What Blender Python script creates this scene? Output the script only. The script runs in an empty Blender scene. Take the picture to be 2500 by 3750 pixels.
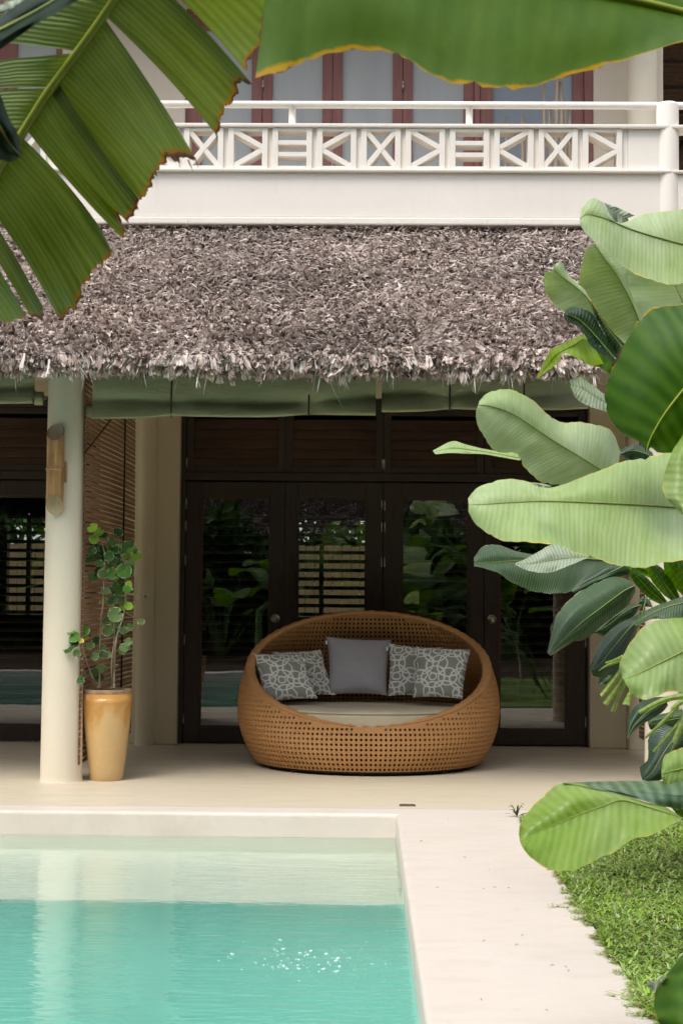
import bpy, bmesh, math, random
import numpy as np
from mathutils import Vector, Matrix

random.seed(7)
rng = np.random.default_rng(11)
PI = math.pi
scene = bpy.context.scene
COL = scene.collection

# ------------------------------------------------------------------ camera
H = 1.27
PITCH = math.atan(0.0485)
YAW = 0.0147
ROLL = 0.0076
FPX = 5585.0
F = Vector((-math.sin(YAW) * math.cos(PITCH), math.cos(YAW) * math.cos(PITCH), math.sin(PITCH)))
R0 = F.cross(Vector((0, 0, 1))).normalized()
U0 = R0.cross(F).normalized()
RV = R0 * math.cos(ROLL) + U0 * math.sin(ROLL)
UV_ = RV.cross(F).normalized()

def ray(px, py):
    return F * FPX + RV * (px - 1250.0) + UV_ * (1875.0 - py)

def P(px, py, Y):
    """point on the vertical plane at distance Y that the photograph shows at (px, py)"""
    d = ray(px, py)
    t = Y / d.y
    return Vector((d.x * t, Y, H + d.z * t))

def PZ(px, py, z):
    d = ray(px, py)
    t = (z - H) / d.z
    return Vector((d.x * t, d.y * t, z))

def PX(px, py, X):
    d = ray(px, py)
    t = X / d.x
    return Vector((X, d.y * t, H + d.z * t))

def XY(px, Y, py=2200):
    return P(px, py, Y).x

def ZY(py, Y, px=1250):
    return P(px, py, Y).z

cam_data = bpy.data.cameras.new("camera")
cam = bpy.data.objects.new("camera", cam_data)
COL.objects.link(cam)
m = Matrix((RV, UV_, -F)).transposed().to_4x4()
m.translation = Vector((0, 0, H))
cam.matrix_world = m
cam_data.sensor_fit = 'VERTICAL'
cam_data.sensor_height = 23.5
cam_data.lens = 35.0
cam_data.clip_start = 0.05
cam_data.clip_end = 500
cam_data.dof.use_dof = True
cam_data.dof.focus_distance = 10.6
cam_data.dof.aperture_fstop = 13
scene.camera = cam

# ------------------------------------------------------------------ materials
def new_mat(name):
    mt = bpy.data.materials.new(name)
    mt.use_nodes = True
    nt = mt.node_tree
    nt.nodes.clear()
    out = nt.nodes.new('ShaderNodeOutputMaterial')
    return mt, nt, out

def N(nt, typ, **kw):
    n = nt.nodes.new(typ)
    for k, v in kw.items():
        if k.startswith('i_'):
            key = k[2:]
            key = int(key) if key.isdigit() else key.replace('_', ' ')
            n.inputs[key].default_value = v
        else:
            setattr(n, k, v)
    return n

def rgba(c):
    return (c[0], c[1], c[2], 1.0)

def ramp(nt, fac, stops, interp='LINEAR'):
    r = nt.nodes.new('ShaderNodeValToRGB')
    r.color_ramp.interpolation = interp
    while len(r.color_ramp.elements) < len(stops):
        r.color_ramp.elements.new(0.5)
    for e, (p, c) in zip(r.color_ramp.elements, stops):
        e.position = p
        e.color = rgba(c) if len(c) == 3 else c
    nt.links.new(fac, r.inputs[0])
    return r.outputs[0]

def mathn(nt, op, a, b=None, c=None, clamp=False):
    n = nt.nodes.new('ShaderNodeMath')
    n.operation = op
    n.use_clamp = clamp
    for i, v in enumerate((a, b, c)):
        if v is None:
            continue
        if isinstance(v, (int, float)):
            n.inputs[i].default_value = v
        else:
            nt.links.new(v, n.inputs[i])
    return n.outputs[0]

def mixc(nt, fac, a, b, blend='MIX'):
    n = nt.nodes.new('ShaderNodeMix')
    n.data_type = 'RGBA'
    n.blend_type = blend
    for sock, v in ((n.inputs[0], fac), (n.inputs[6], a), (n.inputs[7], b)):
        if isinstance(v, (int, float)):
            sock.default_value = v
        elif isinstance(v, tuple):
            sock.default_value = rgba(v)
        else:
            nt.links.new(v, sock)
    return n.outputs[2]

def noise(nt, scale, detail=4, rough=0.55, vec=None, stretch=None, coord='Object'):
    tc = nt.nodes.new('ShaderNodeTexCoord')
    v = tc.outputs[coord] if vec is None else vec
    if stretch:
        mp = nt.nodes.new('ShaderNodeMapping')
        mp.inputs['Scale'].default_value = stretch
        nt.links.new(v, mp.inputs[0])
        v = mp.outputs[0]
    n = nt.nodes.new('ShaderNodeTexNoise')
    n.inputs['Scale'].default_value = scale
    n.inputs['Detail'].default_value = detail
    n.inputs['Roughness'].default_value = rough
    nt.links.new(v, n.inputs['Vector'])
    return n.outputs['Fac']

def bump(nt, height, strength, dist, normal=None):
    b = nt.nodes.new('ShaderNodeBump')
    b.inputs['Strength'].default_value = strength
    b.inputs['Distance'].default_value = dist
    nt.links.new(height, b.inputs['Height'])
    if normal is not None:
        nt.links.new(normal, b.inputs['Normal'])
    return b.outputs[0]

def principled(nt, out, color, rough=0.6, spec=0.4, metal=0.0, normal=None, coat=0.0):
    p = nt.nodes.new('ShaderNodeBsdfPrincipled')
    if isinstance(color, tuple):
        p.inputs['Base Color'].default_value = rgba(color)
    else:
        nt.links.new(color, p.inputs['Base Color'])
    if isinstance(rough, (int, float)):
        p.inputs['Roughness'].default_value = rough
    else:
        nt.links.new(rough, p.inputs['Roughness'])
    p.inputs['Specular IOR Level'].default_value = spec
    p.inputs['Metallic'].default_value = metal
    p.inputs['Coat Weight'].default_value = coat
    if normal is not None:
        nt.links.new(normal, p.inputs['Normal'])
    if out is not None:
        nt.links.new(p.outputs[0], out.inputs[0])
    return p

def mottled(name, a, b, scale=3.0, rough=0.7, spec=0.3, bscale=60, bstr=0.15, bdist=0.004, stretch=None, fine=0.25, coat=0.0):
    mt, nt, out = new_mat(name)
    n1 = noise(nt, scale, 6, 0.6, stretch=stretch)
    n2 = noise(nt, scale * 9, 4, 0.6, stretch=stretch)
    f = mathn(nt, 'ADD', mathn(nt, 'MULTIPLY', n1, 1 - fine), mathn(nt, 'MULTIPLY', n2, fine))
    c = ramp(nt, f, [(0.32, a), (0.68, b)])
    nb = noise(nt, bscale, 5, 0.6, stretch=stretch)
    principled(nt, out, c, rough, spec, normal=bump(nt, nb, bstr, bdist), coat=coat)
    return mt

M = {}
# painted plaster: faint streaks and grime of its own
def plaster(name, a, b, streak):
    mt, nt, out = new_mat(name)
    n1 = noise(nt, 1.3, 6, 0.62)
    n2 = noise(nt, 3.0, 5, 0.7, stretch=(3.5, 3.5, 0.35))
    n3 = noise(nt, 26, 5, 0.65)
    c = ramp(nt, n1, [(0.3, a), (0.7, b)])
    c = mixc(nt, ramp(nt, n2, [(0.56, (0, 0, 0)), (0.85, (0.4, 0.4, 0.4))]), c, streak)
    c = mixc(nt, ramp(nt, n3, [(0.66, (0, 0, 0)), (0.8, (0.4, 0.4, 0.4))]), c, streak)
    h = mathn(nt, 'ADD', noise(nt, 7, 4), mathn(nt, 'MULTIPLY', noise(nt, 70, 4), 0.3))
    principled(nt, out, c, 0.75, 0.25, normal=bump(nt, h, 0.22, 0.012))
    return mt
M['plaster'] = plaster('cream_plaster', (0.74, 0.66, 0.54), (0.79, 0.71, 0.60), (0.60, 0.50, 0.38))
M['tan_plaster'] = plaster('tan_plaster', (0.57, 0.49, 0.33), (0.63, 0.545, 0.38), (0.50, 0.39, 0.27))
M['parapet'] = plaster('pale_plaster', (0.83, 0.765, 0.69), (0.87, 0.815, 0.745), (0.66, 0.58, 0.51))
M['column'] = plaster('column_paint', (0.74, 0.67, 0.53), (0.79, 0.71, 0.57), (0.66, 0.58, 0.45))

def deck_mat(k=1.0, name='polished_cement', tint=(1, 1, 1)):
    mt, nt, out = new_mat(name)
    n1 = noise(nt, 0.55, 6, 0.6)
    n2 = noise(nt, 2.6, 6, 0.65, stretch=(1, 2.4, 1))
    n3 = noise(nt, 14, 6, 0.7)
    kk = lambda c: tuple(q * k * t_ for q, t_ in zip(c, tint))
    c = ramp(nt, n1, [(0.3, kk((0.585, 0.52, 0.44))), (0.5, kk((0.625, 0.56, 0.49))), (0.7, kk((0.64, 0.575, 0.515)))])
    c = mixc(nt, ramp(nt, n2, [(0.48, (0, 0, 0)), (0.74, (0.9, 0.9, 0.9))]), c, kk((0.54, 0.475, 0.395)))
    c = mixc(nt, ramp(nt, n3, [(0.60, (0, 0, 0)), (0.74, (0.6, 0.6, 0.6))]), c, kk((0.50, 0.43, 0.35)))
    rg = ramp(nt, n2, [(0.3, (0.38, 0.38, 0.38)), (0.7, (0.6, 0.6, 0.6))])
    principled(nt, out, c, rg, 0.35, normal=bump(nt, n3, 0.12, 0.004))
    return mt
M['deck'] = deck_mat()
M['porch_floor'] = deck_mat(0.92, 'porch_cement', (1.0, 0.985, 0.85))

def wood(name, a, b, stretch, rough=0.5, spec=0.35, scale=5):
    mt, nt, out = new_mat(name)
    n1 = noise(nt, scale, 6, 0.65, stretch=stretch)
    n2 = noise(nt, scale * 0.3, 3, 0.5)
    c = ramp(nt, mathn(nt, 'ADD', mathn(nt, 'MULTIPLY', n1, 0.65), mathn(nt, 'MULTIPLY', n2, 0.35)), [(0.35, a), (0.65, b)])
    principled(nt, out, c, rough, spec, normal=bump(nt, n1, 0.25, 0.003))
    return mt
M['dark_wood'] = wood('dark_door_wood', (0.027, 0.019, 0.015), (0.052, 0.034, 0.024), (14, 14, 0.9))
M['slat_wood'] = wood('dark_slat_wood', (0.026, 0.016, 0.011), (0.095, 0.048, 0.028), (0.8, 14, 14), 0.45)
M['louver'] = wood('louver_wood', (0.17, 0.125, 0.095), (0.28, 0.205, 0.155), (0.8, 14, 14), 0.35)
M['red_wood'] = wood('red_painted_wood', (0.26, 0.115, 0.105), (0.34, 0.165, 0.15), (10, 10, 0.7), 0.6, 0.3)
M['beam'] = wood('beam_wood', (0.05, 0.03, 0.02), (0.10, 0.06, 0.04), (0.7, 12, 12))
M['thatch_under'] = mottled('thatch_underlay', (0.018, 0.012, 0.010), (0.04, 0.028, 0.022), 30, 0.95, 0.05)
M['dark_ceiling'] = wood('dark_thatch_ceiling', (0.035, 0.022, 0.015), (0.11, 0.07, 0.048), (2, 16, 16), 0.8, 0.1)
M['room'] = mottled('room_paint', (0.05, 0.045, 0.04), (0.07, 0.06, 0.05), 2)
M['metal'] = mottled('brushed_steel', (0.42, 0.40, 0.36), (0.55, 0.52, 0.47), 30, 0.3, 0.6)
M['metal'].node_tree.nodes['Principled BSDF'].inputs['Metallic'].default_value = 0.9
M['dark_metal'] = mottled('dark_drain_metal', (0.03, 0.022, 0.02), (0.06, 0.045, 0.04), 40, 0.5)

def glass_mat(name, ior, tint, rough=0.0, wave=0.0):
    mt, nt, out = new_mat(name)
    fr = N(nt, 'ShaderNodeFresnel', i_IOR=ior)
    tr = N(nt, 'ShaderNodeBsdfTransparent', i_Color=rgba(tint))
    gl = N(nt, 'ShaderNodeBsdfGlossy', i_Roughness=rough)
    gl.inputs['Color'].default_value = (1, 1, 1, 1)
    nb = bump(nt, noise(nt, 1.7, 2, 0.5), 0.05, 0.02)
    nt.links.new(nb, gl.inputs['Normal'])
    mx = N(nt, 'ShaderNodeMixShader')
    nt.links.new(fr.outputs[0], mx.inputs[0])
    nt.links.new(tr.outputs[0], mx.inputs[1])
    nt.links.new(gl.outputs[0], mx.inputs[2])
    nt.links.new(mx.outputs[0], out.inputs[0])
    return mt
M['glass'] = glass_mat('window_glass', 2.1, (0.78, 0.82, 0.80))

def upper_pane():
    mt, nt, out = new_mat('weathered_grey_pane')
    n1 = noise(nt, 2.2, 6, 0.6, stretch=(3, 3, 0.5))
    n2 = noise(nt, 30, 4, 0.7, stretch=(1.5, 1.5, 0.5))
    c = ramp(nt, n1, [(0.3, (0.42, 0.45, 0.455)), (0.7, (0.50, 0.52, 0.52))])
    c = mixc(nt, ramp(nt, n2, [(0.64, (0, 0, 0)), (0.8, (0.6, 0.6, 0.6))]), c, (0.26, 0.26, 0.25))
    principled(nt, out, c, 0.35, 0.5, normal=bump(nt, n1, 0.06, 0.01))
    return mt
M['upper_pane'] = upper_pane()
M['painted_sky_pane'] = mottled('painted_sky_glass', (0.27, 0.32, 0.39), (0.34, 0.38, 0.43), 0.8, 0.12, 0.9, bstr=0.0)  # opaque pane, sky reflection painted in as a blue-grey base colour

def canvas(name, a, b):
    mt, nt, out = new_mat(name)
    n1 = noise(nt, 2.5, 5, 0.6)
    w1 = noise(nt, 9, 6, 0.65, stretch=(1, 1, 2.2))
    wv = noise(nt, 420, 2, 0.5)
    c = ramp(nt, n1, [(0.3, a), (0.7, b)])
    principled(nt, out, c, 0.85, 0.15, normal=bump(nt, mathn(nt, 'ADD', w1, mathn(nt, 'MULTIPLY', wv, 0.1)), 0.45, 0.02))
    return mt
M['canvas'] = canvas('olive_canvas', (0.33, 0.33, 0.195), (0.40, 0.395, 0.245))
M['canvas_seam'] = mottled('dark_seam', (0.04, 0.045, 0.03), (0.06, 0.065, 0.04), 20)
M['slats'] = wood('bamboo_strip', (0.26, 0.14, 0.085), (0.48, 0.30, 0.18), (6, 0.5, 22), 0.6)
M['cord'] = mottled('dark_cord', (0.02, 0.015, 0.012), (0.03, 0.022, 0.018), 40)

def bamboo():
    mt, nt, out = new_mat('varnished_bamboo')
    n1 = noise(nt, 9, 5, 0.6, stretch=(5, 5, 0.35))
    n2 = noise(nt, 3.2, 3, 0.6)
    c = ramp(nt, mathn(nt, 'ADD', mathn(nt, 'MULTIPLY', n1, 0.6), mathn(nt, 'MULTIPLY', n2, 0.4)), [(0.34, (0.19, 0.085, 0.028)), (0.5, (0.42, 0.235, 0.095)), (0.66, (0.60, 0.42, 0.21))])
    principled(nt, out, c, 0.3, 0.5, normal=bump(nt, n1, 0.15, 0.003))
    return mt
M['bamboo'] = bamboo()
M['bamboo_in'] = wood('bamboo_inner', (0.58, 0.46, 0.29), (0.70, 0.59, 0.42), (14, 14, 0.8), 0.6)

def glaze():
    mt, nt, out = new_mat('ochre_glaze')
    tc = N(nt, 'ShaderNodeTexCoord')
    sp = N(nt, 'ShaderNodeSeparateXYZ')
    nt.links.new(tc.outputs['Object'], sp.inputs[0])
    n1 = noise(nt, 5, 5, 0.6, stretch=(2, 2, 0.6))
    n2 = noise(nt, 18, 5, 0.65)
    z = mathn(nt, 'ADD', mathn(nt, 'MULTIPLY', sp.outputs[2], 1.5), mathn(nt, 'MULTIPLY', mathn(nt, 'SUBTRACT', n1, 0.5), 0.75))
    c = ramp(nt, z, [(0.0, (0.60, 0.40, 0.18)), (0.55, (0.66, 0.44, 0.19)), (0.72, (0.60, 0.31, 0.08)), (0.93, (0.56, 0.27, 0.07)), (0.99, (0.28, 0.17, 0.08))])
    c = mixc(nt, ramp(nt, n2, [(0.52, (0, 0, 0)), (0.72, (0.45, 0.45, 0.45))]), c, (0.70, 0.48, 0.24))
    c = mixc(nt, ramp(nt, noise(nt, 9, 6, 0.75, stretch=(3, 3, 0.5)), [(0.62, (0, 0, 0)), (0.74, (0.55, 0.55, 0.55))]), c, (0.26, 0.15, 0.07))
    principled(nt, out, c, 0.3, 0.5, normal=bump(nt, n1, 0.1, 0.006), coat=0.15)
    return mt
M['glaze'] = glaze()
M['pot_rim'] = mottled('weathered_rim', (0.20, 0.13, 0.08), (0.42, 0.28, 0.15), 20)
M['soil'] = mottled('dark_soil', (0.03, 0.022, 0.015), (0.07, 0.05, 0.035), 30, 0.95, 0.05)

def wicker():
    mt, nt, out = new_mat('woven_cane')
    tc = N(nt, 'ShaderNodeTexCoord')
    n1 = noise(nt, 3, 4, 0.6)
    wv = noise(nt, 150, 3, 0.6)
    wd = N(nt, 'ShaderNodeTexWave', i_Scale=52.0, i_Distortion=2.0)
    wd.bands_direction = 'DIAGONAL'
    nt.links.new(tc.outputs['Object'], wd.inputs[0])
    h = mathn(nt, 'ADD', mathn(nt, 'MULTIPLY', wd.outputs['Fac'], 0.6), mathn(nt, 'MULTIPLY', wv, 0.6))
    c = ramp(nt, n1, [(0.3, (0.46, 0.225, 0.076)), (0.7, (0.54, 0.282, 0.106))])
    c = mixc(nt, ramp(nt, h, [(0.3, (0.55, 0.55, 0.55)), (0.7, (0, 0, 0))]), c, (0.24, 0.095, 0.03))
    principled(nt, out, c, 0.5, 0.35, normal=bump(nt, h, 0.7, 0.006))
    return mt
M['wicker'] = wicker()
M['wicker_dark'] = mottled('daybed_dark', (0.02, 0.012, 0.007), (0.035, 0.02, 0.012), 20)
M['cushion'] = canvas('beige_cushion', (0.40, 0.35, 0.25), (0.47, 0.41, 0.30))
M['grey_fabric'] = canvas('grey_fabric', (0.29, 0.275, 0.28), (0.34, 0.325, 0.33))

def ring_fabric():
    mt, nt, out = new_mat('ring_patterned_fabric')
    uv = N(nt, 'ShaderNodeUVMap')
    nz = N(nt, 'ShaderNodeTexNoise', i_Scale=2.0)
    nt.links.new(uv.outputs[0], nz.inputs['Vector'])
    wob = N(nt, 'ShaderNodeVectorMath', operation='SCALE')
    nt.links.new(nz.outputs['Color'], wob.inputs[0])
    wob.inputs['Scale'].default_value = 0.22
    base = N(nt, 'ShaderNodeVectorMath', operation='ADD')
    nt.links.new(uv.outputs[0], base.inputs[0])
    nt.links.new(wob.outputs[0], base.inputs[1])
    masks = []
    for (sx, sy, ox, oy, r, w) in ((1.75, 1.95, 0.0, 0.0, 0.46, 0.042), (1.75, 1.95, 0.5, 0.5, 0.46, 0.042),
                                   (1.75, 1.95, 0.5, 0.05, 0.30, 0.042), (1.75, 1.95, 0.05, 0.45, 0.36, 0.042), (1.75, 1.95, 0.0, 0.0, 0.15, 0.042)):
        mp = N(nt, 'ShaderNodeMapping')
        mp.inputs['Scale'].default_value = (sx, sy, 1)
        mp.inputs['Location'].default_value = (ox, oy, 0)
        nt.links.new(base.outputs[0], mp.inputs[0])
        fr = N(nt, 'ShaderNodeVectorMath', operation='FRACTION')
        nt.links.new(mp.outputs[0], fr.inputs[0])
        sb = N(nt, 'ShaderNodeVectorMath', operation='SUBTRACT')
        nt.links.new(fr.outputs[0], sb.inputs[0])
        sb.inputs[1].default_value = (0.5, 0.5, 0)
        s2 = N(nt, 'ShaderNodeSeparateXYZ')
        nt.links.new(sb.outputs[0], s2.inputs[0])
        cb = N(nt, 'ShaderNodeCombineXYZ')
        nt.links.new(s2.outputs[0], cb.inputs[0])
        nt.links.new(s2.outputs[1], cb.inputs[1])
        ln = N(nt, 'ShaderNodeVectorMath', operation='LENGTH')
        nt.links.new(cb.outputs[0], ln.inputs[0])
        d = mathn(nt, 'ABSOLUTE', mathn(nt, 'SUBTRACT', ln.outputs['Value'], r * 0.92))
        masks.append(mathn(nt, 'LESS_THAN', d, w * 0.62))
    mk = masks[0]
    for q in masks[1:]:
        mk = mathn(nt, 'MAXIMUM', mk, q)
    c = mixc(nt, mk, (0.25, 0.25, 0.21), (0.62, 0.61, 0.55))
    wv = noise(nt, 300, 2)
    w1 = noise(nt, 8, 4)
    principled(nt, out, c, 0.85, 0.15, normal=bump(nt, mathn(nt, 'ADD', w1, mathn(nt, 'MULTIPLY', wv, 0.15)), 0.4, 0.012))
    return mt
M['rings'] = ring_fabric()

def attr_mat(name, rough, spec, transl=0.0, attr='tone', bscale=0):
    mt, nt, out = new_mat(name)
    at = N(nt, 'ShaderNodeAttribute', attribute_name=attr)
    p = principled(nt, None, at.outputs['Color'], rough, spec)
    if transl > 0:
        t = N(nt, 'ShaderNodeBsdfTranslucent')
        nt.links.new(at.outputs['Color'], t.inputs[0])
        mx = N(nt, 'ShaderNodeMixShader')
        mx.inputs[0].default_value = transl
        nt.links.new(p.outputs[0], mx.inputs[1])
        nt.links.new(t.outputs[0], mx.inputs[2])
        nt.links.new(mx.outputs[0], out.inputs[0])
    else:
        nt.links.new(p.outputs[0], out.inputs[0])
    return mt
M['thatch'] = attr_mat('dry_palm_thatch', 0.65, 0.3, 0.12)
M['grass'] = attr_mat('carpet_grass', 0.4, 0.4, 0.3)
M['hedge'] = attr_mat('hedge_leaves', 0.65, 0.12, 0.3)

def leaf_mat(name, a, b, freq, rim=0.0, rimc=(0.62, 0.42, 0.04), burn=0.0, transl=0.35, tcol=None, rough=0.35, spots=0.0, vein=0.5, spec=0.5, bs=0.5, soft=1.0):
    mt, nt, out = new_mat(name)
    uv = N(nt, 'ShaderNodeUVMap')
    sp = N(nt, 'ShaderNodeSeparateXYZ')
    nt.links.new(uv.outputs[0], sp.inputs[0])
    u, v = sp.outputs[0], sp.outputs[1]
    n1 = noise(nt, 5, 5, 0.6)
    mp = N(nt, 'ShaderNodeMapping')
    mp.inputs['Scale'].default_value = (freq * 0.55, 1.2, 1)
    nt.links.new(uv.outputs[0], mp.inputs[0])
    n2 = noise(nt, 1.0, 4, 0.6, vec=mp.outputs[0])           # streaks that follow the veins
    ph = mathn(nt, 'ADD', mathn(nt, 'MULTIPLY', u, freq * 2 * PI), mathn(nt, 'MULTIPLY', n1, 9.0))
    s = mathn(nt, 'ADD', mathn(nt, 'MULTIPLY', mathn(nt, 'SINE', ph), 0.5), 0.5)
    f = mathn(nt, 'ADD', mathn(nt, 'MULTIPLY', s, 0.18 * vein * 2), mathn(nt, 'ADD', mathn(nt, 'MULTIPLY', n2, 0.55), mathn(nt, 'MULTIPLY', n1, 0.45)))
    c = ramp(nt, f, [(0.38, a), (0.82, b)])
    nbig = noise(nt, 2.6, 3, 0.5)
    hsv = N(nt, 'ShaderNodeHueSaturation', i_Saturation=0.72, i_Value=1.22)
    nt.links.new(c, hsv.inputs['Color'])
    c = mixc(nt, ramp(nt, nbig, [(0.42, (0, 0, 0)), (0.66, (soft, soft, soft))]), c, hsv.outputs[0])  # paler patches painted in as a glossy sheen
    n3 = noise(nt, 34, 4, 0.65)
    if spots > 0:
        c = mixc(nt, ramp(nt, n3, [(0.70, (0, 0, 0)), (0.76, (spots, spots, spots))]), c, (0.30, 0.24, 0.05))
    if rim > 0:
        nr = noise(nt, 9, 4, 0.6)
        ve = mathn(nt, 'ADD', v, mathn(nt, 'MULTIPLY', mathn(nt, 'SUBTRACT', nr, 0.60), rim * 5.0))
        c = mixc(nt, ramp(nt, ve, [(1 - rim * 1.25, (0, 0, 0)), (1 - rim * 0.75, (1, 1, 1))]), c, rimc)
        if burn > 0:
            c = mixc(nt, ramp(nt, ve, [(1 - burn * 1.1, (0, 0, 0)), (1 - burn * 0.8, (1, 1, 1))]), c, (0.10, 0.055, 0.035))
    rr = ramp(nt, n1, [(0.3, (rough * 0.8,) * 3), (0.7, (min(1, rough * 1.35),) * 3)])
    nb = bump(nt, mathn(nt, 'ADD', mathn(nt, 'MULTIPLY', s, 0.7), mathn(nt, 'MULTIPLY', n2, 0.8)), bs, 0.004)
    p = principled(nt, None, c, rr, spec, normal=nb)
    t = N(nt, 'ShaderNodeBsdfTranslucent')
    hs = N(nt, 'ShaderNodeHueSaturation', i_Saturation=1.15, i_Value=1.5)
    hs.inputs['Hue'].default_value = 0.485
    nt.links.new(c, hs.inputs['Color'])
    nt.links.new(hs.outputs[0], t.inputs[0])
    mx = N(nt, 'ShaderNodeMixShader')
    mx.inputs[0].default_value = transl
    nt.links.new(p.outputs[0], mx.inputs[1])
    nt.links.new(t.outputs[0], mx.inputs[2])
    nt.links.new(mx.outputs[0], out.inputs[0])
    return mt
M['banana'] = leaf_mat('torn_banana_leaf', (0.070, 0.122, 0.018), (0.175, 0.240, 0.045), 112, rim=0.05, rimc=(0.34, 0.17, 0.03), burn=0.034, transl=0.30, rough=0.42, vein=0.5, spots=0.3, soft=0.35, spec=0.35)
M['banana_top'] = leaf_mat('backlit_banana_leaf', (0.058, 0.128, 0.010), (0.125, 0.215, 0.030), 34, rim=0.055, rimc=(0.50, 0.30, 0.012), burn=0.008, transl=0.48, rough=0.5, vein=0.12, bs=0.12, spec=0.25, soft=0.25)
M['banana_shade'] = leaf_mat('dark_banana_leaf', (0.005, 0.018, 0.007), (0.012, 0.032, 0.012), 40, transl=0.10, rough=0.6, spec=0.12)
M['pale_leaf'] = leaf_mat('pale_calathea_leaf', (0.24, 0.345, 0.10), (0.42, 0.51, 0.25), 70, rim=0.022, rimc=(0.62, 0.50, 0.08), transl=0.25, rough=0.4, vein=0.16, bs=0.2, spots=0.35)
M['bright_leaf'] = leaf_mat('bright_calathea_leaf', (0.14, 0.255, 0.020), (0.31, 0.42, 0.095), 52, rim=0.028, rimc=(0.60, 0.42, 0.05), transl=0.35, rough=0.4, vein=0.25, bs=0.25, spots=0.35)
M['deep_leaf'] = leaf_mat('deep_calathea_leaf', (0.026, 0.092, 0.007), (0.080, 0.175, 0.020), 30, rim=0.024, rimc=(0.50, 0.33, 0.02), transl=0.45, rough=0.5, vein=0.7, spec=0.22, bs=0.25, soft=0.2)
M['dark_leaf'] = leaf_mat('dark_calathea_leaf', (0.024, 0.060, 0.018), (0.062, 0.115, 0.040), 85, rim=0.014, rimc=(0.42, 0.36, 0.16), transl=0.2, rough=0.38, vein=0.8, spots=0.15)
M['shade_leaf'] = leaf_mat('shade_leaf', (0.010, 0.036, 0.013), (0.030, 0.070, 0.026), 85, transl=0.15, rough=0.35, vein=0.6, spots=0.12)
M['silver_leaf'] = leaf_mat('silvery_leaf_back', (0.14, 0.20, 0.10), (0.30, 0.36, 0.24), 75, rim=0.02, rimc=(0.5, 0.42, 0.2), transl=0.2, rough=0.4, vein=0.9)
M['flap_leaf'] = leaf_mat('glossy_leaf_back', (0.03, 0.085, 0.03), (0.12, 0.20, 0.10), 34, transl=0.15, rough=0.3, vein=0.9)
M['frond'] = leaf_mat('cut_palm_leaflet', (0.17, 0.28, 0.02), (0.34, 0.44, 0.11), 20, rim=0.0, transl=0.4, rough=0.4)
M['rib'] = mottled('banana_midrib', (0.20, 0.27, 0.015), (0.28, 0.34, 0.03), 12, 0.4, 0.4)
M['rib_pale'] = mottled('calathea_midrib', (0.20, 0.27, 0.05), (0.30, 0.36, 0.09), 12, 0.45, 0.4)
M['stalk'] = mottled('green_stalk', (0.05, 0.10, 0.02), (0.10, 0.16, 0.04), 8, 0.5)
M['stem'] = mottled('pale_stem', (0.20, 0.16, 0.10), (0.36, 0.30, 0.20), 25, 0.7)
def scallop_mat():
    mt, nt, out = new_mat('variegated_leaf')
    uv = N(nt, 'ShaderNodeUVMap')
    sp = N(nt, 'ShaderNodeSeparateXYZ')
    nt.links.new(uv.outputs[0], sp.inputs[0])
    at = N(nt, 'ShaderNodeAttribute', attribute_name='tone')
    n1 = noise(nt, 45, 3, 0.6)
    e = mathn(nt, 'ADD', sp.outputs[0], mathn(nt, 'MULTIPLY', mathn(nt, 'SUBTRACT', n1, 0.56), 0.9))
    c = mixc(nt, ramp(nt, e, [(0.86, (0, 0, 0)), (0.98, (0.85, 0.85, 0.85))]), at.outputs['Color'], (0.50, 0.52, 0.30))
    principled(nt, out, c, 0.5, 0.22)
    return mt
M['scallop'] = scallop_mat()
M['pole'] = wood('bleached_pole', (0.26, 0.20, 0.14), (0.42, 0.34, 0.25), (10, 10, 0.8), 0.8)
M['ledge_plaster'] = mottled('pool_ledge_plaster', (0.70, 0.74, 0.62), (0.74, 0.76, 0.65), 1.2, 0.7)
M['pool_plaster'] = mottled('turquoise_pool_plaster', (0.285, 0.615, 0.525), (0.32, 0.66, 0.57), 0.9, 0.7)
M['foam'] = mottled('white_foam', (0.8, 0.85, 0.84), (0.88, 0.9, 0.9), 30, 0.6)
M['litter'] = mottled('dry_bits', (0.12, 0.08, 0.05), (0.28, 0.2, 0.12), 30, 0.9)
M['rafter'] = wood('rafter_wood', (0.05, 0.032, 0.022), (0.10, 0.065, 0.045), (12, 1, 12))
M['fence'] = wood('ochre_boards', (0.065, 0.045, 0.018), (0.13, 0.09, 0.035), (8, 8, 0.8), 0.7)

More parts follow.
